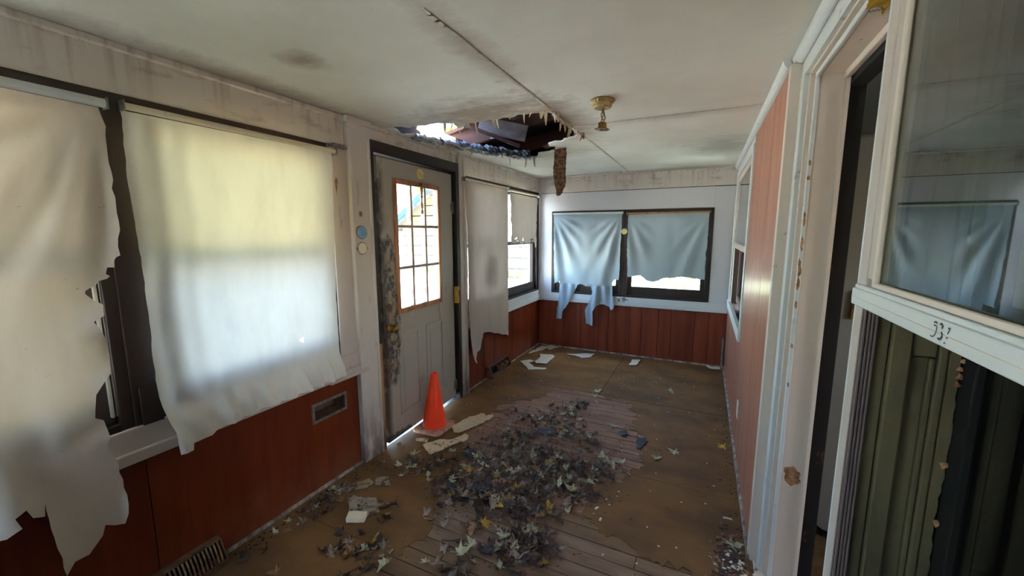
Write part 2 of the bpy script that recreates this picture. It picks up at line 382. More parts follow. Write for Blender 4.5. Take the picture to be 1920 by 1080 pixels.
def cover(P, seed, amp=.02):
    kp = lambda a, b: not (abs(a[0]-b[0]) < .004 or abs(a[1]-b[1]) < .004)
    Q = ragged(P, .022, amp, kp, seed)
    return obj('floor_covering', sheet(Q, None, lambda x, y: Vector((x, y, .0025)), .0025), M['sheet'], fl)
cover([(XL, 3.724), (-.848, 3.724), (-.845, YF), (XL, YF)], 1)
cover([(-.842, 3.724), (XR, 3.724), (XR, YF), (-.839, YF)], 2)
cover([(XL, 2.522), (-1.66, 2.522), (-1.64, 2.84), (-1.588, 2.919), (-1.538, 3.106), (-1.52, 3.255), (-1.39, 3.298), (-1.347, 3.449), (-1.302, 3.489), (-1.313, 3.685), (-1.29, 3.718), (XL, 3.718)], 3)
cover([(-.80, 3.718), (-.761, 3.652), (-.526, 3.66), (-.50, 3.5), (-.43, 3.35), (-.46, 3.15), (-.33, 3.05), (-.27, 2.93), (-.33, 2.80), (-.28, 2.66), (-.36, 2.522), (XR, 2.522), (XR, 3.718)], 4, .03)
cover([(XL, 1.338), (-1.27, 1.338), (-1.22, 1.5), (-1.34, 1.75), (-1.37, 2.1), (-1.5, 2.3), (-1.66, 2.517), (XL, 2.517)], 5)
cover([(-.425, 2.517), (-.36, 2.42), (-.50, 2.37), (-.60, 2.27), (-.55, 2.1), (-.45, 1.96), (-.2, 1.86), (.02, 1.85), (.1, 1.75), (XR, 1.70), (XR, 2.517)], 6, .03)
cover([(XL, .2), (-1.5, .2), (-1.45, 1.0), (-1.402, 1.166), (-1.398, 1.222), (-1.323, 1.258), (-1.315, 1.319), (-1.28, 1.333), (XL, 1.333)], 7)

# ---- left wall
wl_ = struct('wall_left', 'window wall with white frieze, brown wainscot and white posts', bm=nb(
    (-2.17, -2.06, -1.2, 1.52, 0, .70), (-2.17, -2.06, 1.52, 1.75, 0, .455), (-2.17, -2.06, 1.52, 1.75, .545, .70), (-2.17, -2.06, 1.75, 2.04, 0, .70),
    (-2.17, -2.06, -1.2, -1.15, .70, 2.42), (-2.17, -2.06, -.50, -.45, .70, 2.42), (-2.17, -2.06, -1.15, -.50, .70, .80), (-2.17, -2.06, -1.15, -.50, 2.10, 2.42), (-2.17, -2.06, 1.72, 2.04, .70, 2.42), (-2.17, -2.06, -.45, 1.72, 2.10, 2.42), (-2.17, -2.06, .70, .82, .70, 2.10), (-2.17, -2.06, -.45, 1.72, .70, .80),
    (-2.17, -2.06, 2.04, 3.105, 2.185, 2.42), (-2.17, -2.06, 3.105, 3.22, 0, 2.42), (-2.17, -2.06, 3.22, YF+.12, 0, .78), (-2.17, -2.06, 3.22, YF+.12, 2.10, 2.42), (-2.17, -2.06, 5.04, YF+.12, .78, 2.10), (-2.17, -2.06, 4.05, 4.13, .78, 2.10)), m=M['core'])
def slotted(y0, y1):
    return nb((-2.06, XL, y0, 1.52, 0, .66), (-2.06, XL, 1.52, 1.75, 0, .455), (-2.06, XL, 1.52, 1.75, .545, .66), (-2.06, XL, 1.75, y1, 0, .66))
obj('wainscot_panel', nb((-2.06, XL, -1.2, .728, 0, .66)), M['wains_l'], wl_)
obj('wainscot_panel', slotted(.732, 1.86), M['wains_l'], wl_)
for a, b in ((3.2, 3.58), (3.58, 3.80), (3.80, 4.10), (4.10, 4.27), (4.27, 4.62), (4.62, 4.85), (4.85, YF)):
    obj('wainscot_panel', nb((-2.06, XL, a+.002, b-.002, 0, .66)), M['wains_l'], wl_, .002)
for a, b in ((-1.2, 1.86), (2.04, 3.10), (3.2, YF)):
    obj('frieze_board', nb((-2.06, XL+.004, a, b, 2.104 if a != 2.04 else 2.188, ZC)), M['frieze'], wl_, .002)
    bm = nb((-2.06, XL+.022, a, b, 2.262, ZC)); obj('crown_strip', bm, M['frieze'], wl_, .006)
obj('trim_panel', nb((-2.06, -2.035, 1.735, 1.865, .70, 2.10)), M['white'], wl_, .003)
p = obj('wall_post', nb((-2.06, -2.018, 1.865, 2.038, 0, ZC-.02), (-2.06, -2.012, 1.867, 1.885, .70, ZC-.02), (-2.06, -2.0, 1.85, 2.05, 2.255, ZC), (-2.06, -2.008, 2.018, 2.038, 0, 2.20)), M['post'], wl_, .004)
obj('wall_post', nb((-2.06, -2.02, 3.108, 3.205, 0, ZC-.02), (-2.06, -2.004, 3.10, 3.215, 2.25, ZC), (-2.06, -2.008, 3.17, 3.205, 0, ZC-.02)), M['post'], wl_, .004)
obj('window_apron', nb((-2.06, -2.028, -1.2, 1.865, .705, .80), (-2.06, -2.012, -1.2, 1.875, .66, .708), (-2.06, -2.004, 1.62, 1.93, .652, .675)), M['white'], wl_, .004)
obj('window_apron', nb((-2.06, -2.028, 3.205, YF, .705, .79), (-2.06, -2.016, 3.205, YF, .655, .708)), M['bluewhite'], wl_, .004)
struct('baseboard_left', 'thin dirty floor strip along the left wall', bm=nb((XL, XL+.012, 0.9, 2.03, 0, .022), (XL, XL+.012, 3.21, 5.1, 0, .018)), m=M['post'])
# window head band
struct('trim_1', 'dark brown head board above the two near blinds', bm=nb((-2.10, -2.042, -1.2, 1.72, 2.062, 2.104)), m=M['dark'], bev=.003)

def window(name, label, x, lo, hi, zlo, zhi, zmid, axis, sgn, glz, fr=.035, st=.055, lowglass=True, sub=('glass', 'glass'), fmat='dark'):
    """double hung window; axis 'y': runs along Y at X=x, room on side sgn"""
    w = struct(name, label, loc=((x, lo, zlo) if axis == 'y' else (lo, x, zlo)))
    def B(u0, u1, d0, d1, z0, z1):
        a, b = x-sgn*d0, x-sgn*d1
        a, b = min(a, b), max(a, b)
        return (a, b, u0, u1, z0, z1) if axis == 'y' else (u0, u1, a, b, z0, z1)
    fm = M[fmat]
    obj('window_frame', nb(B(lo, lo+fr, -.008, .11, zlo, zhi), B(hi-fr, hi, -.008, .11, zlo, zhi), B(lo+fr, hi-fr, -.008, .11, zhi-fr, zhi), B(lo+fr, hi-fr, -.012, .11, zlo, zlo+.03)), fm, w, .003)
    for nm, z0, z1, d in (('upper_sash', zmid-.02, zhi-fr, .055), ('lower_sash', zlo+.03, zmid+.02, .022)):
        a, b = lo+fr, hi-fr
        bt = .105 if nm == 'lower_sash' else .04
        s_ = obj(nm, nb(B(a, a+st, d, d+.03, z0, z1), B(b-st, b, d, d+.03, z0, z1), B(a+st, b-st, d, d+.03, z1-.04, z1), B(a+st, b-st, d, d+.03, z0, z0+bt)), fm, w, .004)
        if nm == 'lower_sash' and not lowglass: continue
        obj('pane', nb(B(a+st-.005, b-st+.005, d+.013, d+.017, z0+bt-.005, z1-.035)), M[sub[0] if nm == 'upper_sash' else sub[1]], s_)
    # storm tracks
    if fmat == 'dark':
        bm = bmesh.new()
        for u in (lo+fr, hi-fr-.012):
            for q in (0, .016): box(bm, *B(u, u+.012, .078+q, .088+q, zlo+.03, zhi-fr))
        obj('storm_track', bm, M['track'], w)
    return w
window('window_1', 'dark framed window behind the torn beige blind at the left edge', -2.05, -.45, .715, .80, 2.065, 1.45, 'y', 1, None, fr=.045, st=.075)
window('window_2', 'dark framed window behind the bright white blind', -2.05, .80, 1.735, .80, 2.065, 1.45, 'y', 1, None, fr=.04, sub=('yellowglass', 'glass'))
window('window_3', 'dark framed window behind the long grey blind beyond the door', -2.05, 3.22, 4.085, .785, 2.105, 1.45, 'y', 1, None, fr=.045, st=.045)
window('window_4', 'dark framed corner window, bright and bare below its short blind', -2.05, 4.085, 5.05, .785, 2.105, 1.45, 'y', 1, None, fr=.045, st=.045)
window('added_window_10', 'bare unseen window added on the left wall behind the camera for light', -2.05, -1.15, -.50, .80, 2.10, 1.45, 'y', 1, None)  # unseen window, added to bring more daylight into the porch
obj('mullion', nb((-2.10, -2.036, .712, .803, .80, 2.065)), M['dark'], bpy.data.objects['window_1'], .004)
obj('storm_track', nb((-2.075, -2.054, .652, .660, .86, 2.0), (-2.075, -2.058, .667, .672, .86, 2.0)), M['track'], bpy.data.objects['window_1'])
o = obj('loose_board', nb((-2.03, -2.018, .73, .80, .80, .96)), M['dark'], bpy.data.objects['window_1'], .002)
window('window_5', 'dark framed left window in the end wall behind the torn white blind', YF, -1.86, -.90, .765, 1.855, 1.35, 'x', -1, None, fr=.05, st=.05)
window('window_6', 'dark framed right window in the end wall with a clear strip of glass below its blind', YF, -.90, .08, .765, 1.855, 1.35, 'x', -1, None, fr=.05, st=.05)

# ---- end wall
wf = struct('wall_far', 'end wall with two windows above brown wainscot', bm=nb((-2.17, -1.86, YF+.01, YF+.13, 0, 2.42), (.08, .62, YF+.01, YF+.13, 0, 2.42), (-1.86, .08, YF+.01, YF+.13, 0, .765), (-1.86, .08, YF+.01, YF+.13, 1.855, 2.42)), m=M['core'])
xs = [XL, -1.68, -1.44, -1.20, -1.07, -.80, -.66, -.46, -.31, -.05, .10, XR]
for a, b in zip(xs, xs[1:]): obj('wainscot_panel', nb((a+.002, b-.002, YF, YF+.01, 0, .66)), M['wains_f'], wf, .002)
obj('wall_board', nb((XL, -1.862, YF, YF+.012, .74, 2.09), (-1.862, .082, YF, YF+.012, 1.857, 2.09)), M['wallwhite'], wf)
obj('wall_board', nb((.083, XR, YF, YF+.012, .74, 2.088)), M['wallwhite'], wf)
obj('frieze_board', nb((XL, XR, YF-.008, YF+.012, 2.097, ZC)), M['frieze'], wf, .002)
obj('crown_strip', nb((XL, XR, YF-.022, YF, 2.268, ZC)), M['frieze'], wf, .006)
obj('window_apron', nb((XL, XR, YF-.012, YF+.01, .69, .765), (XL, XR, YF-.024, YF+.01, .652, .692)), M['bluewhite'], wf, .004)
bm = bmesh.new(); rn = random.Random(3)
for k in range(16):
    x = -.985+rn.uniform(0, .15); z = .71+rn.uniform(0, .04)
    ribbon(bm, [(x+.02*math.cos(t*1.3+k)*(.4+.1*t), YF-.012, z+.016*math.sin(t*1.6+k*2)) for t in range(4)], .006, (0, -1, 0))
obj('stain_mark', bm, M['ink'], wf)
obj('corner_bead', nb((XL, XL+.03, YF-.02, YF, .66, 2.26)), M['wallwhite'], wf, .004)
struct('baseboard_far', 'thin pale floor strip along the end wall', bm=nb((XL, XR, YF-.014, YF, 0, .022)), m=M['post'])

# ---- right wall (once the outside wall of the house)
wr = struct('wall_right', 'house wall with cedar panelling, a doorway and two sash windows', bm=nb(
    (.295, .45, 2.065, 3.45, 0, 2.42), (.295, .45, 4.95, YF+.12, 0, 2.42), (.295, .45, 3.45, 4.95, 0, .80), (.295, .45, 3.45, 4.95, 2.20, 2.42),
    (.335, .45, -1.2, 2.065, 2.215, 2.42), (.33, .45, -1.2, -.35, 0, 2.42), (.33, .45, -.35, .96, 0, .45)), m=M['core'])
ys = [2.105, 2.50, 2.92, 3.40]
for a, b in zip(ys, ys[1:]): obj('wall_panel', nb((XR, .295, a+.002, b-.002, 0, ZC)), M['wains_r'], wr, .002)
obj('wall_panel', nb((XR, .295, 3.402, YF, 0, .75)), M['wains_r'], wr)
obj('wall_panel', nb((XR+.002, .295, 3.402, YF, 2.21, ZC)), M['wallwhite'], wr)
obj('end_board', nb((.278, .32, 2.06, 2.105, .0, 2.262)), M['jamb'], wr, .003)
obj('header_board', nb((.318, .335, -1.2, 2.06, 2.195, ZC)), M['bluewhite'], wr)
struct('baseboard_right', 'dirty floor strip along the cedar panelling', bm=nb((XR-.012, XR, 2.06, 5.1, 0, .03)), m=M['post'])
bm = bmesh.new()
pr = [(0, 0)]+[(-.03*math.cos(t*math.pi/12), -.034*math.sin(t*math.pi/12)) for t in range(7)]
def extr(y0, y1, x, prof, bm):
    A = [bm.verts.new((x+a, y0, ZC+b)) for a, b in prof]; B = [bm.verts.new((x+a, y1, ZC+b)) for a, b in prof]; n = len(prof)
    for i in range(n): bm.faces.new((A[i], A[(i+1) % n], B[(i+1) % n], B[i]))
    bm.faces.new(A); bm.faces.new(B[::-1])
extr(2.10, YF, XR, pr, bm); extr(-1.2, 2.098, XR+.03, pr, bm)
struct('trim_2', 'white quarter round moulding where the ceiling meets the right wall', bm=bm, m=M['bluewhite'])
# doorway: stepped jamb and head
dw = struct('door_2', 'open doorway in the right wall with chipped stepped jamb', loc=(.32, 1.6, 0))
obj('jamb_strip', nb((.316, .335, 2.0, 2.062, 0, 2.20)), M['bluewhite'], dw, .003)
obj('jamb_step', nb((.333, .36, 1.985, 2.06, 0, 2.20)), M['jamb'], dw, .003)
obj('jamb_bead', nb((.350, .364, 1.965, 2.0, 0, 2.178)), M['bluewhite'], dw, .003)
obj('jamb_board', nb((.364, .455, 1.975, 2.06, 0, 2.18), (.440, .455, 1.955, 1.99, 0, 2.16)), M['jamb'], dw, .003)
obj('door_stop', nb((.455, .515, 2.0, 2.07, 0, 2.16), (.455, .515, 1.0, 2.07, 2.125, 2.20)), M['black'], dw, .003)
obj('head_step', nb((.333, .36, .9, 2.0, 2.188, 2.24)), M['jamb'], dw, .003)
obj('head_bead', nb((.350, .364, .9, 2.0, 2.17, 2.205)), M['bluewhite'], dw, .003)
obj('head_board', nb((.364, .455, .9, 2.0, 2.172, 2.22), (.436, .455, .9, 2.0, 2.148, 2.18)), M['jamb'], dw, .003)
obj('threshold', nb((.30, .52, 1.06, 2.06, -.016, .012)), M['jamb'], dw, .004)

# near sash window (right edge of the photograph)
w8 = struct('window_8', 'old white sash window in the right wall close to the camera, upper glass reflecting the room', loc=(.29, .3, .45))
obj('window_casing', nb((.288, .310, .995, 1.034, .0, 2.2), (.292, .45, 1.025, 1.045, 0, 2.2)), M['white'], w8, .004)
obj('paint_edge', nb((.290, .30, 1.040, 1.048, 0, 2.2)), M['bluewhite'], w8, .002)
us = obj('upper_sash', nb((.288, .315, .955, .987, 1.49, 2.2), (.288, .315, -.35, .955, 2.16, 2.2)), M['white'], w8, .003)
obj('glazing_bead', nb((.285, .294, .942, .955, 1.484, 2.17), (.285, .294, -.35, .955, 1.477, 1.487)), M['jamb'], us, .003)
obj('pane', nb((.295, .299, -.35, .957, 1.47, 2.17)), M['dirtyglass'], us)
mr = obj('meeting_rail', nb((.280, .32, -.35, 1.036, 1.434, 1.468), (.284, .32, -.35, 1.036, 1.466, 1.476)), M['bluewhite'], w8, .003)
obj('rail_groove', nb((.2792, .2805, -.35, 1.034, 1.4495, 1.4505)), M['jamb'], mr)
bm = bmesh.new()
# scribbled marks, about 3 3 . 1
X0 = .2798
def st(pts, w=.0022): ribbon(bm, [(X0, .02+y, .003+z) for y, z in pts], w, (-1, 0, 0))
st([(.684, 1.4585), (.680, 1.4598), (.676, 1.4592)], .0022); st([(.684, 1.4548), (.679, 1.4555), (.676, 1.4535), (.6765, 1.446), (.681, 1.4405), (.686, 1.4392), (.689, 1.4405)], .0018)
st([(.669, 1.4592), (.665, 1.4602), (.662, 1.458), (.664, 1.4545)], .003); st([(.6645, 1.450), (.661, 1.448), (.6625, 1.4425), (.667, 1.4398), (.671, 1.4405)], .003)
st([(.655, 1.4380), (.6525, 1.4382)], .0022)
st([(.650, 1.4580), (.645, 1.4588)], .0018); st([(.6465, 1.4582), (.648, 1.4535), (.6495, 1.4505)], .002); st([(.652, 1.4455), (.647, 1.4460)], .0018)
obj('pencil_mark', bm, M['ink'], mr)
bm = bmesh.new()
for k in range(4): box(bm, .2915+.0058*k, .2955+.0058*k, .988, 1.0, .45, 1.44)
box(bm, .289, .3125, .993, 1.004, .45, 1.44)
obj('jamb_liner', bm, M['ribbed'], w8, .001)
# old outside jamb of the house window, olive green boards one behind the other
G = M['green']
obj('green_board', nb((.3125, .336, .998, 1.02, .45, 2.2)), G, w8, .002)
obj('green_board', nb((.338, .3685, .990, 1.02, .45, 2.2)), G, w8, .003)
obj('green_board', nb((.370, .4065, .996, 1.02, 1.345, 2.2)), G, w8, .003)
obj('green_board', nb((.370, .3985, 1.004, 1.02, .45, 1.342)), G, w8, .002)
obj('green_board', nb((.3985, .4065, .997, 1.02, .45, 1.342)), G, w8, .002)
obj('green_board', nb((.408, .4215, .993, 1.02, .45, 2.2)), G, w8, .003)
P = ragged([(.423, .45), (.4385, .45), (.438, .8), (.436, 1.0), (.439, 1.2), (.436, 1.35), (.438, 2.2), (.423, 2.2)], .014, .0016, lambda a, b: a[0] > .43 and b[0] > .43, 8)
bm = sheet(P, None, lambda x, z: Vector((x, .990, z)))
g = bmesh.ops.extrude_face_region(bm, geom=bm.faces[:])
for e in g['geom']:
    if isinstance(e, bmesh.types.BMVert): e.co.y += .03
obj('green_edge', bm, G, w8)
rn = random.Random(5)
for z in (.62, .66, .80, .835, 1.02, 1.14, 1.30, 1.315, 1.33, 1.345):
    s_ = rn.uniform(.0045, .0075); bm = bmesh.new(); lathe(bm, [(s_*.5, -.003), (s_, -.001), (s_*.8, .004)], (.4385+rn.uniform(-.004, .002), .988, z), 7, 'Y', wob=lambda a, r, h: .3*math.sin(a*3+z*50)); obj('wood_chip', bm, M['chip'], w8)
obj('inner_stile', nb((.440, .47, .95, 1.03, .45, 2.2)), M['black'], w8, .003)
obj('lower_pane', nb((.452, .456, -.35, .955, .45, 1.46)), M['darkglass'], w8)
obj('window_sill', nb((.28, .46, -.35, 1.05, .41, .45)), M['white'], w8, .004)

# far sash window in the right wall
w7 = struct('window_7', 'white sash window at the far end of the right wall', loc=(.28, 3.45, .75))
obj('window_casing', nb((.277, .30, 3.42, 3.49, .75, 2.21), (.277, .30, 4.92, 5.02, .75, 2.21), (.277, .30, 3.49, 4.92, 2.15, 2.21), (.268, .30, 3.40, 5.04, .75, .83)), M['bluewhite'], w7, .004)
us7 = obj('upper_sash', nb((.287, .31, 3.49, 3.54, 1.43, 2.15), (.287, .31, 4.86, 4.92, 1.43, 2.15), (.287, .31, 3.54, 4.86, 2.09, 2.15), (.281, .31, 3.49, 4.92, 1.42, 1.47)), M['white'], w7, .003)
obj('pane', nb((.292, .296, 3.53, 4.87, 1.46, 2.10)), M['dirtyglass'], us7)
ls7 = obj('lower_sash', nb((.345, .37, 3.52, 3.58, .83, 1.44), (.345, .37, 4.84, 4.90, .83, 1.44), (.345, .37, 3.58, 4.84, .83, .90)), M['ribbed'], w7, .003)
obj('pane', nb((.354, .358, 3.57, 4.85, .89, 1.44)), M['darkglass'], ls7)

# ---- back wall behind the camera and the dim room beyond the doorway
struct('wall_back', 'white wall behind the camera around an added window', bm=nb((-2.17, -1.95, -1.3, -1.2, -.1, 2.95), (-1.5, 3.1, -1.3, -1.2, -.1, 2.95), (-1.95, -1.5, -1.3, -1.2, -.1, .65), (-1.95, -1.5, -1.3, -1.2, 2.18, 2.95)), m=M['wallwhite'])
window('added_window_9', 'bare unseen window added in the wall behind the camera for light', -1.2, -1.95, -1.5, .65, 2.18, 1.4, 'x', 1, None, fr=.05, st=.04)  # second unseen window, added because the interior was too dark
struct('wall_room', 'dim walls of the room beyond the doorway, with an opening added for light', bm=nb((3.0, 3.1, -1.2, .7, 0, 2.4), (3.0, 3.1, 1.3, 4.6, 0, 2.4), (3.0, 3.1, .7, 1.3, 0, 1.3), (3.0, 3.1, .7, 1.3, 1.9, 2.4), (.45, 3.0, 4.5, 4.6, 0, 2.4), (.45, .455, 2.07, 3.45, 0, 2.4), (.45, .455, 3.45, 4.5, 0, .8)), m=M['room'])  # opening in the far side wall added to light the upright panel
struct('floor_room', 'dirty floor of the room beyond the doorway', bm=nb((.45, 3.1, -1.2, 4.6, -.1, 0)), m=M['roomfloor'])
struct('ceiling_room', 'ceiling of the room beyond the doorway', bm=nb((.45, 3.1, -1.2, 4.6, 2.4, 2.45)), m=M['room'])

# ---- ceiling with the hole
HOLE = [(-2.02, 2.19), (-1.907, 2.166), (-1.83, 2.235), (-1.70, 2.225), (-1.576, 2.233), (-1.497, 2.312), (-1.378, 2.317), (-1.298, 2.305), (-1.203, 2.315), (-1.09, 2.31), (-.95, 2.289), (-.874, 2.305), (-.88, 2.6), (-.876, 2.92), (-.93, 2.99), (-1.0, 3.02), (-1.06, 3.09), (-1.147, 3.1), (-1.20, 3.2), (-1.16, 3.27), (-1.19, 3.38), (-1.27, 3.43), (-1.36, 3.42), (-1.43, 3.5), (-1.53, 3.5), (-1.62, 3.35), (-1.7, 3.2), (-1.77, 3.05), (-1.825, 2.89), (-1.85, 2.65), (-1.876, 2.467), (-1.96, 2.3)]
cl = struct('ceiling', 'water stained board ceiling with a ragged hole near the door', loc=(-.9, 2, ZC))
HR = ragged(HOLE, .03, .012, None, 5)
def cz(x, y):
    d = min(math.hypot(x-a, y-b) for a, b in HOLE)
    sag = -.035*math.exp(-d/.12) if (x < -1.4 and y > 2.3) else -.012*math.exp(-d/.1)
    return Vector((x, y, ZC+sag+.004*nz(x*1.6, y*1.6)))
P1 = [(XL-.02, -1.2), (-.856, -1.2), (-.856, YF+.02), (XL-.02, YF+.02)]
def dens(P, s): return ragged(P, s, 0)
obj('ceiling_panel', sheet(dens(P1, .12), .09, cz, .012, holes=[HR]), M['ceiling'], cl, smooth=False)
flat = lambda x, y: Vector((x, y, ZC+.004*nz(x*1.6, y*1.6)))
obj('ceiling_panel', sheet(dens([(-.8545, -1.2), (XR+.1, -1.2), (XR+.1, 2.7235), (-.8545, 2.7235)], .12), .14, flat, .012), M['ceiling'], cl)
obj('ceiling_panel', sheet(dens([(-.8545, 2.725), (XR+.1, 2.725), (XR+.1, YF+.02), (-.8545, YF+.02)], .12), .14, flat, .012), M['ceiling'], cl)
bm = bmesh.new()
tube(bm, [(XL+.02, 5.0, ZC-.002), (-1.4, 4.93, ZC-.006), (-.92, 4.865, ZC-.004)], .006, 6); tube(bm, [(-.92, 4.865, ZC-.002), (-.915, 4.87, ZC-.03), (-.905, 4.89, ZC-.045)], .004, 6)
obj('loose_batten', bm, M['frieze'], cl)
bm = bmesh.new()
for k in range(30):
    t = k/29; y = 1.12+t*1.15; box(bm, -.862+.004*nz(k, 1), -.848+.004*nz(k, 2), y, y+.05, ZC-.003-.002*nz(k, 3), ZC+.002)
for k in range(40):
    t = k/39; x = -.84+t*1.05; box(bm, x, x+.035, 2.716+.004*nz(k, 5), 2.733+.004*nz(k, 6), ZC-.003-.002*nz(k, 7), ZC+.002)
for k in range(22):
    t = k/21; y = 3.2+t*1.6; box(bm, -.864+.004*nz(k, 8), -.848+.004*nz(k, 9), y, y+.09, ZC-.004, ZC+.002)
obj('seam_tape', bm, M['frieze'], cl)
# torn paper along the rim
rn = random.Random(11)
rim = [(p, 0) for p in ((-1.62, 2.24), (-1.56, 2.245), (-1.52, 2.27), (-1.50, 2.30), (-1.47, 2.305), (-1.44, 2.31), (-1.40, 2.31), (-1.37, 2.31), (-1.24, 2.31), (-1.21, 2.30), (-1.12, 2.30), (-1.02, 2.29), (-.97, 2.28), (-.90, 2.28))]
rim += [((-.868+rn.uniform(-.01, .035), 2.32+.035*k), 1) for k in range(19)]
rim += [((-1.86+.0*k, 2.55+.06*k), 2) for k in range(5)]+[((-1.80, 2.98), 2), ((-1.75, 3.08), 2), ((-1.70, 3.18), 2), ((-1.66, 3.26), 2), ((-1.62, 3.33), 2), ((-1.58, 3.42), 2), ((-1.53, 3.49), 2), ((-1.45, 3.49), 2)]
for (x, y), kd in rim:
    L = rn.uniform(.025, .08) if kd != 2 else rn.uniform(.03, .10); w_ = rn.uniform(.012, .034); a = rn.uniform(-.7, .7)+(0 if kd == 0 else 1.57)
    if kd == 2: a = rn.uniform(.6, 1.4)
    bm = bmesh.new(); prev = None; n = 5; cu = rn.uniform(-.5, .5); z0 = ZC-(.0 if kd != 2 else .025)
    for i in range(n+1):
        t = i/n; ww = w_*(1-.75*t*t)*(.8+.4*rn.random()); off = cu*L*t*t
        cx, cy, z = x-off*math.sin(a), y+off*math.cos(a), z0+.004-L*t
        v = (bm.verts.new((cx-ww/2*math.cos(a), cy-ww/2*math.sin(a), z)), bm.verts.new((cx+ww/2*math.cos(a), cy+ww/2*math.sin(a), z)))
        if prev: bm.faces.new((prev[0], prev[1], v[1], v[0]))
        prev = v
    obj('paper_flap', bm, M['paper'], cl)
bm = bmesh.new()
tube(bm, [(-.885, 2.30, ZC), (-.887, 2.31, ZC-.05), (-.884, 2.305, ZC-.085)], [.014, .008, .002], 6)
obj('paper_flap', bm, M['paper'], cl)

# ---- roof, rafters
rz_ = lambda x: 2.50+.16*(x+2.05)
ROOF = [(-2.62, -1.2), (.5, -1.2), (.5, 5.3), (-2.62, 5.3)]
RH = ragged([(-2.55, 2.86), (-2.2, 2.70), (-1.90, 2.58), (-1.80, 2.70), (-1.78, 2.95), (-1.90, 3.12), (-2.03, 3.19), (-2.55, 3.22)], .05, .02, None, 9)
RH2 = ragged([(-1.83, 3.24), (-1.70, 3.25), (-1.69, 3.31), (-1.81, 3.31)], .03, .008, None, 10)
rf = struct('roof', 'sagging roof boards above the ceiling hole, broken open to the sky', bm=sheet(dens(ROOF, .2), None, lambda x, y: Vector((x, y, rz_(x))), .03, holes=[RH, RH2]), m=M['attic'])
for (y, x0, x1) in ((2.66, -1.42, .4), (3.24, -2.6, -1.0), (3.95, -2.6, .4), (4.6, -2.6, .4), (1.5, -2.6, .4), (.8, -2.6, .4), (2.08, -2.6, .4)):
    bm = bmesh.new()
    A = [bm.verts.new(v) for yy in (y, y+.045) for v in ((x0, yy, rz_(x0)-.002), (x1, yy, rz_(x1)-.002), (x1, yy, rz_(x1)-.14), (x0, yy, rz_(x0)-.14))]
    for f in ((0, 1, 2, 3), (7, 6, 5, 4), (0, 4, 5, 1), (1, 5, 6, 2), (2, 6, 7, 3), (3, 7, 4, 0)): bm.faces.new([A[i] for i in f])
    obj('rafter', bm, M['attic'], rf)
def beam(name, a, b, w, h, m):
    a, b = Vector(a), Vector(b); d = (b-a).normalized(); s = Vector((0, 1, 0)); s = (s-d*s.dot(d)).normalized(); u = d.cross(s)
    bm = bmesh.new(); V = [bm.verts.new(p+s*i*w/2+u*j*h/2) for p in (a, b) for i, j in ((-1, -1), (1, -1), (1, 1), (-1, 1))]
    for f in ((0, 1, 2, 3), (7, 6, 5, 4), (0, 4, 5, 1), (1, 5, 6, 2), (2, 6, 7, 3), (3, 7, 4, 0)): bm.faces.new([V[i] for i in f])
    return obj(name, bm, m, rf, .002)
beam('broken_batten', (-1.93, 3.0, 2.50), (-1.42, 3.12, 2.285), .05, .03, M['attic'])
beam('grey_board', (-1.80, 3.10, 2.50), (-1.40, 3.20, 2.40), .02, .13, M['greyboard2'])
beam('blocking', (-1.32, 2.72, 2.43), (-1.12, 2.72, 2.47), .04, .09, M['attic'])
obj('grey_board', nb((-1.76, -1.66, 3.225, 3.235, 2.40, 2.50)), M['rubble'], rf)
# close the attic off against light leaks
struct('wall_house_shade', 'unseen upper house wall added above the porch roof for shading', bm=nb((.5, 3.1, -1.25, 5.3, 2.46, 3.6)), m=M['siding'])  # taller house block added to shade the sun
struct('wall_attic', 'dark boards added to close the space above the ceiling against stray light', bm=nb((.3, .45, -1.2, 5.3, 2.30, 2.95), (-2.17, .45, 5.14, 5.24, 2.42, 2.95), (-2.17, .45, -1.25, -1.15, 2.30, 2.95), (-2.17, -2.10, 3.3, 5.2, 2.42, 2.52), (-2.17, -2.10, -1.2, 2.30, 2.42, 2.52)), m=M['attic'])  # added enclosure, keeps daylight from leaking into the attic
# joist edge under the hole rim on the dark side
obj('joist', nb((-.87, -.83, 2.2, 5.1, ZC+.012, ZC+.10)), M['attic'], rf)
obj('joist', nb((-1.25, .3, 3.55, 3.59, ZC+.012, ZC+.10)), M['attic'], rf)
# ================================================================== DOOR 1 (slightly ajar, hinge on the far side)
HX, HY = -2.075, 3.035
d1 = struct('door_1', 'grey beige door with nine small panes, mould round its lock', loc=(HX, HY, 0)); d1.rotation_euler = (0, 0, R(2.6))
DW = .945
def dbox(*b): return nb(*b)          # door local: +X into the room, -Y from hinge to latch
wy0, wy1, wz0, wz1 = -.765, -.235, 1.012, 1.932       # glass opening
obj('door_leaf', dbox((-.02, .02, -DW, wy0, .036, 2.088), (-.02, .02, wy1, 0, .036, 2.088), (-.02, .02, wy0, wy1, .036, wz0), (-.02, .02, wy0, wy1, wz1, 2.088)), M['doorgrey'], d1, .002, local=True)
obj('glass_trim', dbox((.018, .034, wy0-.03, wy0+.005, wz0-.032, wz1+.032), (.018, .034, wy1-.005, wy1+.03, wz0-.032, wz1+.032), (.018, .034, wy0+.005, wy1-.005, wz0-.032, wz0+.005), (.018, .034, wy0+.005, wy1-.005, wz1-.005, wz1+.032)), M['orangewood'], d1, .004, local=True)
pw, ph = (wy1-wy0)/3, (wz1-wz0)/3
for k in (1, 2):
    obj('muntin', dbox((-.014, .026, wy0+k*pw-.011, wy0+k*pw+.011, wz0, wz1)), M['muntin'], d1, .003, local=True)
    obj('muntin', dbox((-.014, .024, wy0, wy1, wz0+k*ph-.010, wz0+k*ph+.010)), M['muntin'], d1, .003, local=True)
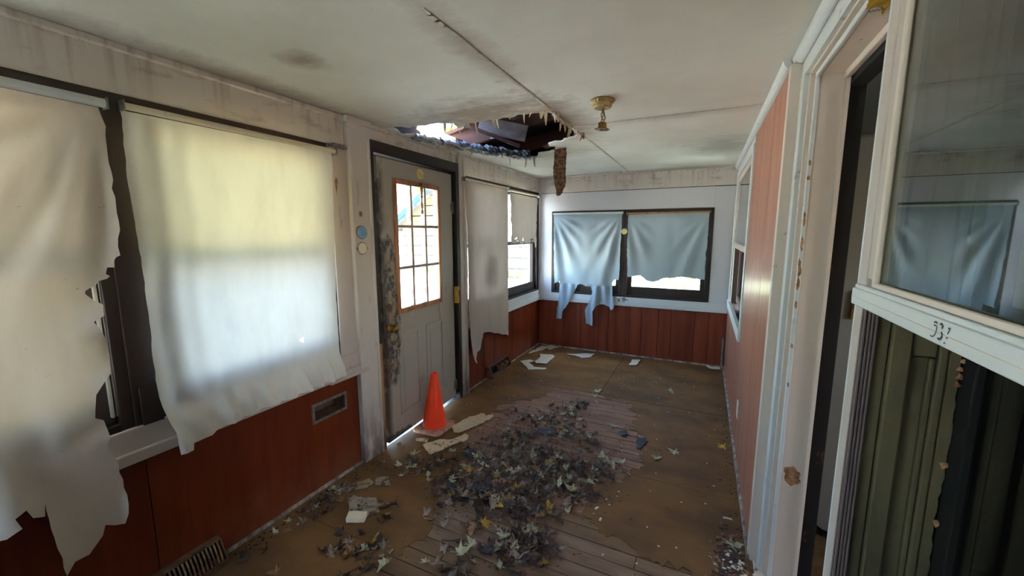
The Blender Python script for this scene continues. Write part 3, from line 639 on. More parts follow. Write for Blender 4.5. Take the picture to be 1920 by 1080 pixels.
for i in range(3):
    for j in range(3):
        obj('pane', dbox((-.002, .002, wy0+i*pw, wy0+(i+1)*pw, wz0+j*ph, wz0+(j+1)*ph)), M['glass'], d1, local=True)
for y0, y1 in ((-.80, -.545), (-.45, -.195)):
    z0, z1 = .19, .825
    obj('raised_panel', dbox((.018, .026, y0, y0+.022, z0, z1), (.018, .026, y1-.022, y1, z0, z1), (.018, .026, y0+.022, y1-.022, z0, z0+.022), (.018, .026, y0+.022, y1-.022, z1-.022, z1), (.018, .0235, y0+.055, y1-.055, z0+.055, z1-.055)), M['doorgrey'], d1, .003, local=True)
bm = bmesh.new(); lathe(bm, [(.033, .02), (.033, .026), (.014, .03), (.012, .05), (.024, .056), (.029, .068), (.027, .08), (.012, .088)], (0, -DW+.062, .893), 20, 'X')
k_ = obj('door_knob', bm, M['brass'], d1, smooth=True, local=True); k_['label'] = 'brass round knob'
bm = bmesh.new(); lathe(bm, [(.03, .02), (.028, .03), (.019, .032), (.018, .036), (.004, .036)], (0, -DW+.062, 1.045), 20, 'X'); box(bm, .03, .046, -DW+.055, -DW+.069, 1.04, 1.05)
obj('deadbolt', bm, M['vent'], d1, smooth=False, local=True)
for z in (1.80, .15):
    bm = bmesh.new(); tube(bm, [(.026, .004, z-.05), (.026, .004, z+.05)], .007, 8); box(bm, .018, .022, -.03, .0, z-.045, z+.045)
    obj('hinge', bm, M['steel'], d1, local=True)
# door frame: dark head and jambs, tan lower jamb
df = struct('trim_3', 'dark brown door frame with its near jamb bare tan wood below', loc=(-2.06, 2.57, 0))
obj('frame_head', nb((-2.17, -2.022, 2.038, 3.105, 2.112, 2.19), (-2.17, -2.102, 2.07, 3.062, 2.05, 2.115), (-2.17, -2.102, 3.02, 3.064, 0, 2.115)), M['dark'], df, .003)
obj('frame_jamb', nb((-2.17, -2.022, 2.038, 2.078, .80, 2.115), (-2.17, -2.10, 2.075, 2.108, .80, 2.10)), M['dark'], df, .003)
obj('frame_jamb', nb((-2.17, -2.024, 2.040, 2.078, 0, .80), (-2.17, -2.10, 2.075, 2.108, 0, .80)), M['tan'], df, .003)
obj('frame_jamb', nb((-2.17, -2.022, 3.062, 3.105, 0, 2.115)), M['dark'], df, .003)
obj('threshold', nb((-2.20, -2.04, 2.078, 3.062, -.02, .006)), M['steel'], df, .003)
obj('porch_slab', nb((-3.4, -2.20, 1.6, 3.6, -.14, -.03)), M['drive'], df)
# foam strip on hinge edge
bm = bmesh.new()
for k in range(5): box(bm, -2.048, -2.012+.006*math.sin(k*2), 3.028, 3.058+.004*math.cos(k*3), .935+.03*k, .968+.03*k)
tag(obj('foam_strip', bm, M['foam'], None, .004), 'yellow foam strip stuck beside the door hinge edge', 'foam')

# ================================================================== BLINDS
Ao = [(0.722,2.031),(0.718,1.864),(0.714,1.711),(0.713,1.653),(0.708,1.499),(0.695,1.492),(0.689,1.48),(0.69,1.458),(0.672,1.455),(0.667,1.43),(0.676,1.423),(0.669,1.414),(0.648,1.407),(0.636,1.392),(0.621,1.384),(0.609,1.374),(0.608,1.363),(0.629,1.336),(0.646,1.32),(0.637,1.283),(0.614,1.264),(0.63,1.229),(0.646,1.19),(0.652,1.121),(0.636,1.063),(0.615,1.035),(0.599,0.99),(0.588,0.942),(0.586,0.901),(0.606,0.882),(0.614,0.814),(0.596,0.791),(0.625,0.7),(0.635,0.57),(0.618,0.456),(0.564,0.49),(0.553,0.454),(0.529,0.432),(0.512,0.412),(0.468,0.422),(0.444,0.389),(0.439,0.461),(0.433,0.548),(0.428,0.672),(0.42,0.628),(0.39,0.649),(0.382,0.684),(0.353,0.675),(0.364,0.638),(0.331,0.624),(.2,.60),(.05,.52),(-.1,.58),(-.38,.55),(-.38,2.031)]
Bo = [(1.725,2.045),(1.71,1.694),(1.691,1.183),(1.69,0.746),(1.694,0.693),(1.528,0.693),(1.39,0.693),(1.154,0.692),(1.004,0.687),(0.903,0.668),(0.866,0.671),(0.85,0.654),(0.796,0.662),(0.793,0.703),(0.79,0.823),(0.784,0.942),(0.781,1.057),(0.786,1.255),(0.784,1.449),(0.781,1.553),(0.777,1.696),(0.777,1.854),(0.781,2.038)]
Co = [(3.157,2.049),(3.181,1.658),(3.196,1.261),(3.187,0.957),(3.203,0.536),(3.215,0.401),(3.246,0.324),(3.306,0.279),(3.277,0.337),(3.309,0.399),(3.394,0.398),(3.435,0.491),(3.485,0.555),(3.646,0.52),(3.832,0.468),(3.883,0.444),(3.991,0.416),(4.026,0.394),(4.038,1.195),(4.064,2.059)]
Do = [(4.119,2.024),(4.131,1.794),(4.158,1.554),(4.144,1.481),(4.215,1.455),(4.304,1.485),(4.395,1.444),(4.523,1.454),(4.622,1.442),(4.743,1.463),(4.85,1.44),(4.865,1.369),(4.90,1.40),(4.905,1.48),(4.885,1.55),(4.942,2.02)]
Eo = [(-1.833,1.816),(-1.818,1.478),(-1.802,0.895),(-1.742,0.92),(-1.727,0.936),(-1.731,0.731),(-1.765,0.418),(-1.692,0.417),(-1.669,0.523),(-1.601,0.631),(-1.559,0.728),(-1.52,0.81),(-1.484,0.891),(-1.446,0.907),(-1.373,0.879),(-1.304,0.876),(-1.279,0.804),(-1.328,0.652),(-1.373,0.562),(-1.354,0.384),(-1.26,0.364),(-1.265,0.557),(-1.204,0.64),(-1.131,0.66),(-1.052,0.631),(-1.037,0.59),(-1.003,0.6),(-0.988,0.65),(-1.023,0.793),(-1.035,0.936),(-1.003,0.979),(-0.956,0.981),(-0.945,1.056),(-0.941,1.484),(-0.933,1.817)]
Fo = [(-0.862,1.79),(-0.851,1.154),(-0.839,1.027),(-0.756,1.045),(-0.693,1.054),(-0.66,1.029),(-0.615,0.992),(-0.533,0.976),(-0.473,0.999),(-0.414,1.028),(-0.313,1.039),(-0.237,1.055),(-0.15,1.047),(-0.092,1.043),(0.026,1.037),(0.027,1.49),(0.03,1.801)]
sst = lambda a, b, t: (lambda q: q*q*(3-2*q))(max(0, min(1, (t-a)/(b-a))))
def fan(u, v, u0, v0, amp, n, ph=0):
    """folds radiating down from a top corner"""
    du, dv = u-u0, v0-v
    a = math.atan2(du, max(dv, .001)); r = math.hypot(du, dv)
    return amp*math.sin(a*n+ph)*sst(.05, .5, r)
def dA(u, v):
    d = .012+fan(u, v, .70, 2.05, .030, 17, .5)*sst(1.15, 1.65, v)+.014+.012*nz(u*7, v*1.5)
    d += .042*sst(1.0, .5, v)*math.sin(u*17+1.5)+.012*sst(1.2,.7,v)*math.sin(u*41)+.03*sst(.8, .4, v)
    e = sst(.57, .66, u)*sst(1.36, 1.30, v)*sst(.80, .9, v)
    d += e*.035*math.sin(v*26)
    return max(d, .006+.028*sst(.90, .80, v))
def dB(u, v):
    d = .008+.007*sst(1.15, .80, u)*math.sin(u*62+2*nz(v*2, u))*sst(.75, .95, v)+.004*nz(u*4, v*2)
    low = sst(.86, .74, v)
    d += low*(.034+.015*math.sin(u*64+v*16+4*nz(u*3, v))+.014*nz(u*18, v*5))
    d += .045*sst(.93, .80, u)*sst(.95, .66, v)
    return d
def dC(u, v): return .012+.008*nz(u*5, v*.9)+.010*math.sin(u*8+.5)*sst(1.9, .6, v)+.03*sst(.8, .3, v)*sst(3.4, 3.18, u)
def dD(u, v): return .010+.008*nz(u*4, v*2)
def dE(u, v):
    d = .018+fan(u, v, -1.835, 1.83, .020, 19, 0)*sst(-1.35, -1.7, u)+fan(u, v, -.93, 1.83, .020, 19, .8)*sst(-1.40, -1.05, u)
    d += .012*nz(u*9, v*2.2)
    if v < .9: d += .035*sst(.92, .6, v)*(1+math.sin(u*34))*.5+.012*math.sin(u*55)
    return d
def dF(u, v): return .018+fan(u, v, -.87, 1.82, .012, 17, .3)*sst(-.45, -.75, u)+fan(u, v, .03, 1.82, .014, 17, 1)*sst(-.40, -.1, u)+.014*nz(u*6, v*3.2, 3)
def blind(label, outline, axis, pos, sgn, disp, m, step, tubez, tubeu, tubecol, tr=.014, rag=.004, holes=()):
    u0, u1 = tubeu
    t = thing('roller_blind', label, 'blind', (pos, (u0+u1)/2, tubez) if axis == 'y' else ((u0+u1)/2, pos, tubez))
    P3 = (lambda u, d, v: Vector((pos+sgn*d, u, v))) if axis == 'y' else (lambda u, d, v: Vector((u, pos+sgn*d, v)))
    top = max(p[1] for p in outline)
    Q = ragged(outline, .03, rag, lambda a, b: not (a[1] > top-.09 and b[1] > top-.09), len(label))
    o = obj('blind_cloth', sheet(Q, step, lambda u, v: P3(u, disp(u, v)*sst(top+.01, top-.06, v)+.004, v), holes=holes), m, t, smooth=True)
    bm = bmesh.new(); tube(bm, [P3(u0, .012, tubez), P3(u1, .012, tubez)], tr, 12); obj('roller_tube', bm, M[tubecol], t, smooth=False)
    for u in (u0-.006, u1+.002):
        bm = bmesh.new(); a, b = P3(u, -.012, tubez-.02), P3(u+.004, .03, tubez+.02)
        box(bm, min(a.x, b.x), max(a.x, b.x), min(a.y, b.y), max(a.y, b.y), a.z, b.z); obj('bracket', bm, M['steel'], t)
    return t
blind('long beige torn blind hanging to the floor panel at the left edge', Ao, 'y', -2.012, 1, dA, CL['A'], .022, 2.048, (-.40, .735), 'bluewhite', .016)
blind('bright backlit white blind between the torn beige blind and the door', Bo, 'y', -2.012, 1, dB, CL['B'], .018, 2.055, (.79, 1.745), 'cream', .013, .002,
      holes=[[(1.43, .985), (1.452, 1.0), (1.455, .968)]])
blind('long grey blind beyond the door, its lower end torn to a point', Co, 'y', -2.012, 1, dC, CL['C'], .03, 2.062, (3.16, 4.07), 'cream', .012)
blind('short grey blind with ragged hem on the corner window', Do, 'y', -2.012, 1, dD, CL['C'], .03, 2.050, (4.10, 4.99), 'cream', .012, .012,
      holes=[[(4.22, 1.50), (4.30, 1.53), (4.29, 1.50)], [(4.45, 1.475), (4.47, 1.53), (4.49, 1.48)], [(4.64, 1.485), (4.78, 1.50), (4.79, 1.485), (4.7, 1.475)]])
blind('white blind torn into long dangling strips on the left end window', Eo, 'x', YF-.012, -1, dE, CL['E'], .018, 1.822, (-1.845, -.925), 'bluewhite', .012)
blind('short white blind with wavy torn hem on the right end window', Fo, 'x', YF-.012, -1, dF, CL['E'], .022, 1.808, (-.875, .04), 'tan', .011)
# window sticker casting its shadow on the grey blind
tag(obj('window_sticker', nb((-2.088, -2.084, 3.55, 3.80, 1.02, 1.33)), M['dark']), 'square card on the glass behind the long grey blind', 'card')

# ================================================================== SMALL FITTINGS
def disc(name, label, cat, cen, r, h, axis, m, extra=None):
    bm = bmesh.new(); lathe(bm, [(r*.96, 0), (r, h*.2), (r, h*.7), (r*.9, h), (r*.5, h*1.02), (.002, h*1.02)], cen, 28, axis)
    t = thing(name, label, cat, cen); obj('dial', bm, m, t, smooth=False)
    return t
t = disc('round_thermometer', 'blue round disc on the white post beside the door', 'thermometer', (-2.018, 1.935, 1.581), .040, .014, 'X', M['blue'])
bm = bmesh.new(); tube(bm, [(-2.012, 1.935+.041*math.cos(a*math.pi/12), 1.581+.041*math.sin(a*math.pi/12)) for a in range(24)], .003, 6, True); obj('rim', bm, M['steel'], t)
obj('screw', nb((-2.018, -2.006, 1.955, 1.966, 1.575, 1.586)), M['dark'], t)
t = disc('round_thermometer', 'cream round dial just below the blue disc', 'thermometer', (-2.018, 1.930, 1.478), .037, .012, 'X', M['cream'])
bm = bmesh.new(); tube(bm, [(-2.012, 1.930+.039*math.cos(a*math.pi/12), 1.478+.039*math.sin(a*math.pi/12)) for a in range(24)], .003, 6, True); obj('rim', bm, M['steel'], t)
for y in (1.885, 1.966): obj('clip', nb((-2.018, -2.006, y, y+.008, 1.47, 1.485)), M['steel'], t)
bm = nb((-2.019, -2.0165, 1.925, 1.95, 1.685, 1.715)); tag(obj('paper_tag', bm, M['slat']), 'tiny square tag on the post above the blue disc', 'tag')
t = disc('round_thermometer', 'pale round dial on the bar between the two end windows', 'thermometer', (-.905, YF-.012, 1.589), .036, -.014, 'Y', M['yellowcream'])
# disc and hanging ornament above the door glass (both on the leaf)
def onleaf(x, y, z):
    a = R(2.6); return (HX+x*math.cos(a)-y*math.sin(a), HY+x*math.sin(a)+y*math.cos(a), z)
p = onleaf(.022, -.475, 2.03)
t = disc('round_plaque', 'yellowed round plaque on the door above its glass', 'plaque', p, .041, .016, 'X', M['yellowcream'])
bm = bmesh.new(); ribbon(bm, [(p[0]+.0166, p[1]-.025+.005*k, p[2]-.008+.010*math.sin(k*.62)) for k in range(11)], .004, (1, 0, 0)); obj('relief_line', bm, M['slat'], t)
p = onleaf(.042, -.478, 1.85)
prof = [(.004, .135), (.016, .12), (.022, .105), (.014, .098), (.020, .085), (.014, .06), (.011, .03), (.018, .024), (.008, .018), (.010, .0), (.007, -.008), (.019, -.03), (.014, -.055), (.006, -.065), (.006, -.075), (.013, -.08), (.013, -.105), (.004, -.105)]
bm = bmesh.new(); lathe(bm, [(r, h-.02) for r, h in prof][::-1], p, 14, 'Z', wob=lambda a, r, h: .12*math.sin(a*4)+.1*math.sin(h*300))
for v in bm.verts: v.co.x = p[0]+(v.co.x-p[0])*.35
t = thing('hanging_ornament', 'long brass filigree ornament hanging over the door panes', 'ornament', p)
obj('filigree', bm, M['brass'], t, smooth=False)
bm = bmesh.new(); tube(bm, [(p[0]-.01, p[1], p[2]+.155), (p[0], p[1], p[2]+.11)], .002, 6); obj('hook', bm, M['steel'], t)
# twig stuck in the door glass trim
bm = bmesh.new(); q = onleaf(.036, -.655, .95); tube(bm, [(q[0], q[1]-.04, q[2]-.055), (q[0]+.004, q[1], q[2]), (q[0], q[1]+.04, q[2]+.05)], .0025, 6)
tag(obj('straw', bm, M['crackle']), 'thin straw caught on the lower trim of the door glass', 'straw')
# window latch next to blind on the post
bm = nb((-2.035, -2.0, 1.73, 1.845, 2.085, 2.098)); box(bm, -2.03, -2.006, 1.75, 1.83, 2.098, 2.108)
tag(obj('shade_bracket', bm, M['steel'], None, .003), 'flat metal bracket on the trim above the bright blind', 'bracket')
# rusty leaf shaped stain = bare wood chip in trim panel
bm = sheet([(1.772, 1.918), (1.784, 1.90), (1.786, 1.88), (1.778, 1.85), (1.772, 1.80), (1.766, 1.85), (1.760, 1.885)], None, lambda u, v: Vector((-2.0338, u, v)))
obj('bare_patch', bm, M['chip'], bpy.data.objects['wall_left'])
# chips in the jamb paint
rn = random.Random(13); dwo = bpy.data.objects['door_2']
for k, (z, h) in enumerate(((1.86, .02), (1.80, .015), (1.66, .05), (1.57, .06), (1.48, .07), (1.40, .05), (1.30, .03), (1.12, .02), (.95, .02))):
    P = ragged([(.352, z), (.359, z-h*.3), (.360, z-h), (.354, z-h*1.2), (.350, z-h*.7)], .008, .002, None, k)
    obj('bare_patch', sheet(P, None, lambda x, zz: Vector((x, 1.9638, zz))), M['chip'], dwo)
P = ragged([(.372, .56), (.405, .575), (.432, .55), (.436, .50), (.40, .475), (.375, .50)], .01, .004, None, 3)
obj('bare_patch', sheet(P, None, lambda x, zz: Vector((x, 1.9738, zz))), M['chip'], dwo)
# slot vent in wainscot
t = thing('wall_vent', 'small metal framed slot in the brown panel below the bright blind', 'vent', (XL, 1.635, .5))
obj('slot_frame', nb((-2.052, -2.044, 1.508, 1.762, .543, .560), (-2.052, -2.044, 1.508, 1.762, .440, .457), (-2.052, -2.044, 1.508, 1.524, .457, .543), (-2.052, -2.044, 1.746, 1.762, .457, .543)), M['steel'], t, .002)
obj('slot_lining', nb((-2.165, -2.05, 1.52, 1.75, .450, .456), (-2.165, -2.05, 1.52, 1.75, .544, .55), (-2.165, -2.05, 1.516, 1.521, .455, .545), (-2.165, -2.05, 1.749, 1.754, .455, .545), (-2.168, -2.16, 1.52, 1.75, .455, .545)), M['vent'], t)
# floor registers against the left wall
def register(label, y0, y1, m, slats, zt=.13, dep=.075):
    t = thing('floor_register', label, 'vent', (XL+dep/2, (y0+y1)/2, 0))
    prof = [(XL, 0), (XL+dep, 0), (XL+dep, .03), (XL+.028, zt), (XL, zt)]
    for y in (y0, y1-.006):
        bm = bmesh.new(); A = [bm.verts.new((x, y, z)) for x, z in prof]; B = [bm.verts.new((x, y+.006, z)) for x, z in prof]
        bm.faces.new(A); bm.faces.new(B[::-1])
        for i in range(5): bm.faces.new((A[i], A[(i+1) % 5], B[(i+1) % 5], B[i]))
        obj('end_plate', bm, m, t)
    obj('housing', nb((XL, XL+.034, y0+.006, y1-.006, zt-.012, zt), (XL, XL+dep, y0+.006, y1-.006, 0, .018), (XL+dep-.01, XL+dep, y0+.006, y1-.006, .018, .034)), m, t, .002)
    obj('dark_back', nb((XL, XL+.012, y0+.006, y1-.006, .018, zt-.012)), M['ventdark'], t)
    a = Vector((XL+dep-.006, 0, .034)); b = Vector((XL+.030, 0, zt-.010))
    for k in range(slats):
        y = y0+.02+(y1-y0-.04)*k/(slats-1)
        bm = bmesh.new(); mid = (a+b)/2+Vector((.004, 0, .003))
        tube(bm, [Vector((p.x, y, p.z)) for p in (a, mid, b)], .0042, 6); obj('vent_slat', bm, M['slat'], t)
    return t
register('ribbed floor register in the near left corner below the torn blind', .52, .955, M['vent'], 26)
t = register('broken floor register at the foot of the wall beyond the door', 3.62, 4.10, M['vent'], 3, .135)
bm = bmesh.new()
for k in range(8): box(bm, XL+.02, XL+.05, 3.80+k*.034, 3.82+k*.034, .04, .10, (Vector((XL+.035, 3.81+k*.034, .07)), .5*math.sin(k*2), 'X'))
obj('bent_grille', bm, M['slat'], t)
# outlet and corner strip on the right
t = thing('outlet_plate', 'white outlet plate low on the cedar panelling', 'outlet', (XR, 3.13, .32)); obj('plate', nb((XR-.006, XR, 3.09, 3.165, .265, .385)), M['bluewhite'], t, .002)
for z in (.335, .29): obj('socket', nb((XR-.0075, XR-.005, 3.115, 3.14, z, z+.025)), M['cream'], t)
tag(obj('grey_strip', nb((XR-.035, XR-.012, YF-.03, YF-.012, .03, .37)), M['steel'], None, .003), 'upright grey metal strip in the far right floor corner', 'strip')
# yellow label on lintel
t = thing('torn_label', 'torn yellow label on the white head of the doorway', 'label', (.37, 1.47, 2.17))
P = [(.345, 1.40), (.352, 1.452), (.372, 1.447), (.389, 1.455), (.397, 1.50), (.407, 1.515), (.404, 1.47), (.408, 1.43), (.395, 1.40), (.37, 1.392)]
obj('label_paper', sheet(ragged(P, .012, .003, None, 4), None, lambda x, y: Vector((x, y, 2.1705-.001)), -.0008), M['label'], t)
bm = bmesh.new()
for k in range(4): ribbon(bm, [(.362+.009*k, 1.462, 2.1695), (.364+.009*k, 1.474, 2.1695), (.368+.009*k, 1.466, 2.1695), (.369+.009*k, 1.478, 2.1695)], .0025, (0, 0, -1), .0012)
ribbon(bm, [(.352, 1.453, 2.1695), (.372, 1.448, 2.1695), (.388, 1.456, 2.1695)], .002, (0, 0, -1), .0012)
obj('label_print', bm, M['ink'], t)
bm = bmesh.new(); tube(bm, [(.405, 1.44, 2.166), (.42, 1.45, 2.160), (.44, 1.452, 2.150), (.452, 1.46, 2.14)], [.004, .006, .004, .002], 6); obj('dried_glue', bm, M['fibre'], t)

# ================================================================== CEILING LIGHT
lx, ly = -.543, 2.27
t = thing('ceiling_light', 'brass ceiling light remains on a short chain beside the hole', 'light', (lx, ly, ZC))
bm = bmesh.new(); lathe(bm, [(.064, ZC), (.067, ZC-.004), (.058, ZC-.016), (.052, ZC-.020), (.050, ZC-.034), (.044, ZC-.042), (.030, ZC-.043), (.016, ZC-.040), (.008, ZC-.046), (.003, ZC-.047)], (lx, ly, 0), 40, 'Z', wob=lambda a, r, h: .05*math.sin(a*14) if r > .057 else 0)
obj('canopy', bm, M['canopy'], t, smooth=False)
for k in range(4):
    z = ZC-.058-.017*k; bm = bmesh.new()
    tube(bm, [(lx+(.008*math.cos(a*math.pi/6) if k % 2 else 0)+.003*math.sin(k*3), ly+(0 if k % 2 else .008*math.cos(a*math.pi/6)), z+.012*math.sin(a*math.pi/6)) for a in range(12)], .0022, 6, True)
    obj('chain_link', bm, M['brass'], t)
bm = bmesh.new(); tube(bm, [(lx+.004, ly, ZC-.045), (lx+.012, ly, ZC-.075), (lx+.016, ly+.004, ZC-.095), (lx+.004, ly, ZC-.118)], .0028, 6); obj('wire', bm, M['fibre'], t)
bm = bmesh.new(); lathe(bm, [(.006, ZC-.112), (.020, ZC-.116), (.025, ZC-.124), (.026, ZC-.146), (.024, ZC-.150), (.012, ZC-.152), (.011, ZC-.160), (.003, ZC-.160)], (lx, ly, 0), 24); obj('socket', bm, M['brass'], t, smooth=False)
bm = bmesh.new(); lathe(bm, [(.040, ZC-.1525), (.041, ZC-.1500), (.026, ZC-.1485), (.026, ZC-.1525)], (lx, ly, 0), 28, wob=lambda a, r, h: 0)
bmesh.ops.rotate(bm, verts=bm.verts, cent=(lx, ly, ZC-.15), matrix=Matrix.Rotation(.10, 3, 'Y')); obj('shade_ring', bm, M['vent'], t)

# ================================================================== RUBBLE AND HANGING STRIP AT THE HOLE
bm = bmesh.new(); rn = random.Random(21)
path = [(-1.90, 2.42), (-1.872, 2.55), (-1.85, 2.68), (-1.84, 2.82), (-1.81, 2.95), (-1.76, 3.08), (-1.70, 3.2), (-1.63, 3.33), (-1.56, 3.46), (-1.47, 3.50)]
for k in range(260):
    f = rn.uniform(0, len(path)-1.01); i = int(f); g = f-i
    x = path[i][0]+(path[i+1][0]-path[i][0])*g; y = path[i][1]+(path[i+1][1]-path[i][1])*g
    h = .012+.05*min(1, f/4); q = rn.random()
    cx, cy, cz_ = x-.012-.07*(1-q)*rn.random(), y, ZC-.03+h*rn.random()
    s = rn.uniform(.012, .04)
    v = box(bm, cx-s*.5, cx+s*.5, cy-s*1.3, cy+s*1.3, cz_-.005, cz_+.005, (Vector((cx, cy, cz_)), rn.uniform(.3, 1.0), 'Y'))
tag(obj('shingle_rubble', bm, M['rubble'], None), 'wet shingle rubble heaped along the sagging hole edge', None, None, 'stuff')
bm = bmesh.new()
n = 16; ring = []
def strip_c(t):
    # comes over the rim and hangs down
    if t < .22: return Vector((-1.30+t/.22*.12, 3.36-.02*t, ZC+.02+.01*math.sin(t*14)))
    s = (t-.22)/.78; return Vector((-1.155+.006*math.sin(s*9)+.012*s, 3.34, ZC+.022-.42*s))
for i in range(n+1):
    t_ = i/n; p = strip_c(t_); w = (.052 if t_ > .2 else .045)*(1 if t_ < .8 else max(.15, 1-(t_-.8)*3.6)); w *= 1+.12*nz(i*.7, 2)
    ox = .018*(t_-.8)*-5 if t_ > .8 else 0
    th = .008
    if t_ < .22: q = [p+Vector((0, -w, -th)), p+Vector((0, w, -th)), p+Vector((0, w, th)), p+Vector((0, -w, th))]
    else: q = [p+Vector((-w+ox, -th+.004*nz(i, 3), 0)), p+Vector((w+ox, -th, 0)), p+Vector((w+ox, th, 0)), p+Vector((-w+ox, th, 0))]
    ring.append([bm.verts.new(v) for v in q])
for a, b in zip(ring, ring[1:]):
    for k in range(4): bm.faces.new((a[k], a[(k+1) % 4], b[(k+1) % 4], b[k]))
bm.faces.new(ring[0]); bm.faces.new(ring[-1][::-1])
bmesh.ops.subdivide_edges(bm, edges=bm.edges[:], cuts=2, use_grid_fill=True)
for v in bm.verts: v.co += Vector((nz(v.co.x*40, v.co.z*40, 1), nz(v.co.x*45, v.co.z*45, 7), nz(v.co.x*40, v.co.z*30, 4)))*.007
tag(obj('hanging_strip', bm, M['fibre']), 'rotten dark fibreboard strip hanging down from the far edge of the ceiling hole', 'strip')
# ================================================================== CONE
t = thing('traffic_cone', 'orange traffic cone with dusty square base in front of the door', 'cone', (-1.905, 2.475, 0))
cx, cy = -1.892, 2.475
bm = bmesh.new(); lathe(bm, [(.098, .036), (.094, .05), (.028, .468), (.026, .474), (.021, .474), (.018, .466), (.018, .44)], (cx, cy, 0), 40)
bmesh.ops.rotate(bm, verts=bm.verts, cent=(cx, cy, 0), matrix=Matrix.Rotation(R(1.5), 3, 'Y')); obj('cone_body', bm, M['cone'], t, smooth=True)
bm = bmesh.new(); h = .128; r_ = .035; P = []
for sx, sy, a0 in ((1, 1, 0), (-1, 1, 90), (-1, -1, 180), (1, -1, 270)):
    for k in range(5):
        a = R(a0+k*22.5); P.append((cx+sx*(h-r_)+r_*math.cos(a), cy+sy*(h-r_)+r_*math.sin(a)))
A = [bm.verts.new((x, y, .008+.006*math.sin(x*20))) for x, y in P]; B = [bm.verts.new((x, y, .030+.006*math.sin(x*20))) for x, y in P]
CC = [bm.verts.new((cx+.115*math.cos(2*math.pi*k/20+math.pi*0), cy+.115*math.sin(2*math.pi*k/20), .038)) for k in range(20)]
n = len(P)
for i in range(n):
    bm.faces.new((A[i], A[(i+1) % n], B[(i+1) % n], B[i])); bm.faces.new((B[i], B[(i+1) % n], CC[(i+1) % n], CC[i]))
bm.faces.new(A[::-1]); bm.faces.new(CC)
obj('cone_base', bm, M['conebase'], t, .002)

# ================================================================== ROOM BEYOND THE DOORWAY
t = thing('upright_panel', 'pale grey upright panel with rounded foot inside the doorway', 'panel', (.9, 2.5, 0))
bm = bmesh.new(); pr = [(.592, 2.0), (.592, .12)]+[(.592+.06*(1-math.cos(a*math.pi/8)), .12-.06*math.sin(a*math.pi/8)) for a in range(1, 5)]+[(1.25, .06), (1.25, 2.0)]
A = [bm.verts.new((x, 2.36, z)) for x, z in pr]; B = [bm.verts.new((x, 2.95, z)) for x, z in pr]
bm.faces.new(A); bm.faces.new(B[::-1])
for i in range(len(pr)): bm.faces.new((A[i], A[(i+1) % len(pr)], B[(i+1) % len(pr)], B[i]))
obj('panel_body', bm, M['slab'], t, .004); obj('foot', nb((.64, 1.2, 2.4, 2.9, 0, .065)), M['ventdark'], t)
obj('brass_plate', nb((.640, .66, 2.345, 2.362, 1.17, 1.305)), M['brass'], t, .002)
# ================================================================== DEBRIS ON THE FLOOR
def scrap(name, label, cat, P, m, z=.007, th=.006, curl=.012, amp=.006, group=None, seed=0):
    cx = sum(p[0] for p in P)/len(P); cy = sum(p[1] for p in P)/len(P)
    Q = ragged([(a-cx, b-cy) for a, b in P], .03, amp, None, seed)
    rad = max(math.hypot(*q) for q in Q)
    bm = sheet(Q, .05 if rad > .08 else .03, lambda x, y: Vector((x, y, curl*(math.hypot(x, y)/rad)**2*(.5+nz(x*9+seed, y*9)))), th)
    o = obj(name, bm, m); o.location = (cx, cy, z); return tag(o, label, cat, group)
PS = 'fallen flake of white ceiling paint '
scrap('paint_flake', PS+'lying along the far left corner', 'flake', [(-1.995,4.668),(-1.985,4.801),(-1.965,4.82),(-1.975,4.903),(-1.955,5.025),(-1.899,5.044),(-1.885,5.09),(-1.733,5.09),(-1.748,5.041),(-1.807,4.921),(-1.854,4.979),(-1.886,4.861),(-1.963,4.703),(-1.985,4.633)], M['drywall'], seed=1)
scrap('paint_flake', PS+'broad with a straight edge near far register', 'flake', [(-1.842,4.654),(-1.677,4.701),(-1.628,4.633),(-1.632,4.328),(-1.751,4.308),(-1.792,4.372),(-1.785,4.451),(-1.793,4.545)], M['drywall'], .012, amp=.003, seed=2)
scrap('paint_flake', PS+'with long narrow arm before the broad one', 'flake', [(-1.961,4.31),(-1.867,4.402),(-1.799,4.368),(-1.846,4.299),(-1.746,4.213),(-1.723,4.171),(-1.58,4.205),(-1.568,4.16),(-1.744,4.061),(-1.805,4.15)], M['drywall'], amp=.004, seed=3)
scrap('paint_flake', PS+'below the left end window, pointed at one end', 'flake', [(-1.525,4.817),(-1.44,4.857),(-1.329,4.944),(-1.194,4.974),(-1.222,4.827),(-1.314,4.752),(-1.405,4.807)], M['drywall'], seed=4)
scrap('paint_flake', PS+'alone below the right end window', 'flake', [(-.724,4.937),(-.635,4.979),(-.65,4.734),(-.734,4.735)], M['drywall'], seed=5)
scrap('paint_flake', PS+'in the far right floor corner', 'flake', [(.10,5.075),(.19,5.085),(.245,5.085),(.25,5.03),(.145,5.01)], M['drywall'], seed=6)
scrap('wall_board_piece', 'long cream board piece with splintered end in front of the cone', 'board', [(-1.701,2.467),(-1.765,2.539),(-1.729,2.74),(-1.666,2.843),(-1.624,2.848),(-1.611,2.818),(-1.566,2.861),(-1.534,2.833),(-1.595,2.629),(-1.621,2.566),(-1.66,2.474)], M['creamboard'], .012, .008, .01, .008, seed=7)
scrap('wall_board_piece', 'crackled cream board piece lying among leaves below the cone', 'board', [(-1.79,2.197),(-1.722,2.33),(-1.653,2.35),(-1.593,2.47),(-1.555,2.454),(-1.535,2.406),(-1.592,2.324),(-1.642,2.176),(-1.659,2.118)], M['crackle'], .014, .008, .012, .006, seed=8)
scrap('wall_board_piece', 'small crackled cream scrap at the front edge of the cone base', 'board', [(-1.90,2.253),(-1.869,2.292),(-1.824,2.305),(-1.816,2.283),(-1.793,2.245),(-1.839,2.262),(-1.88,2.235)], M['crackle'], .006, .006, seed=9)
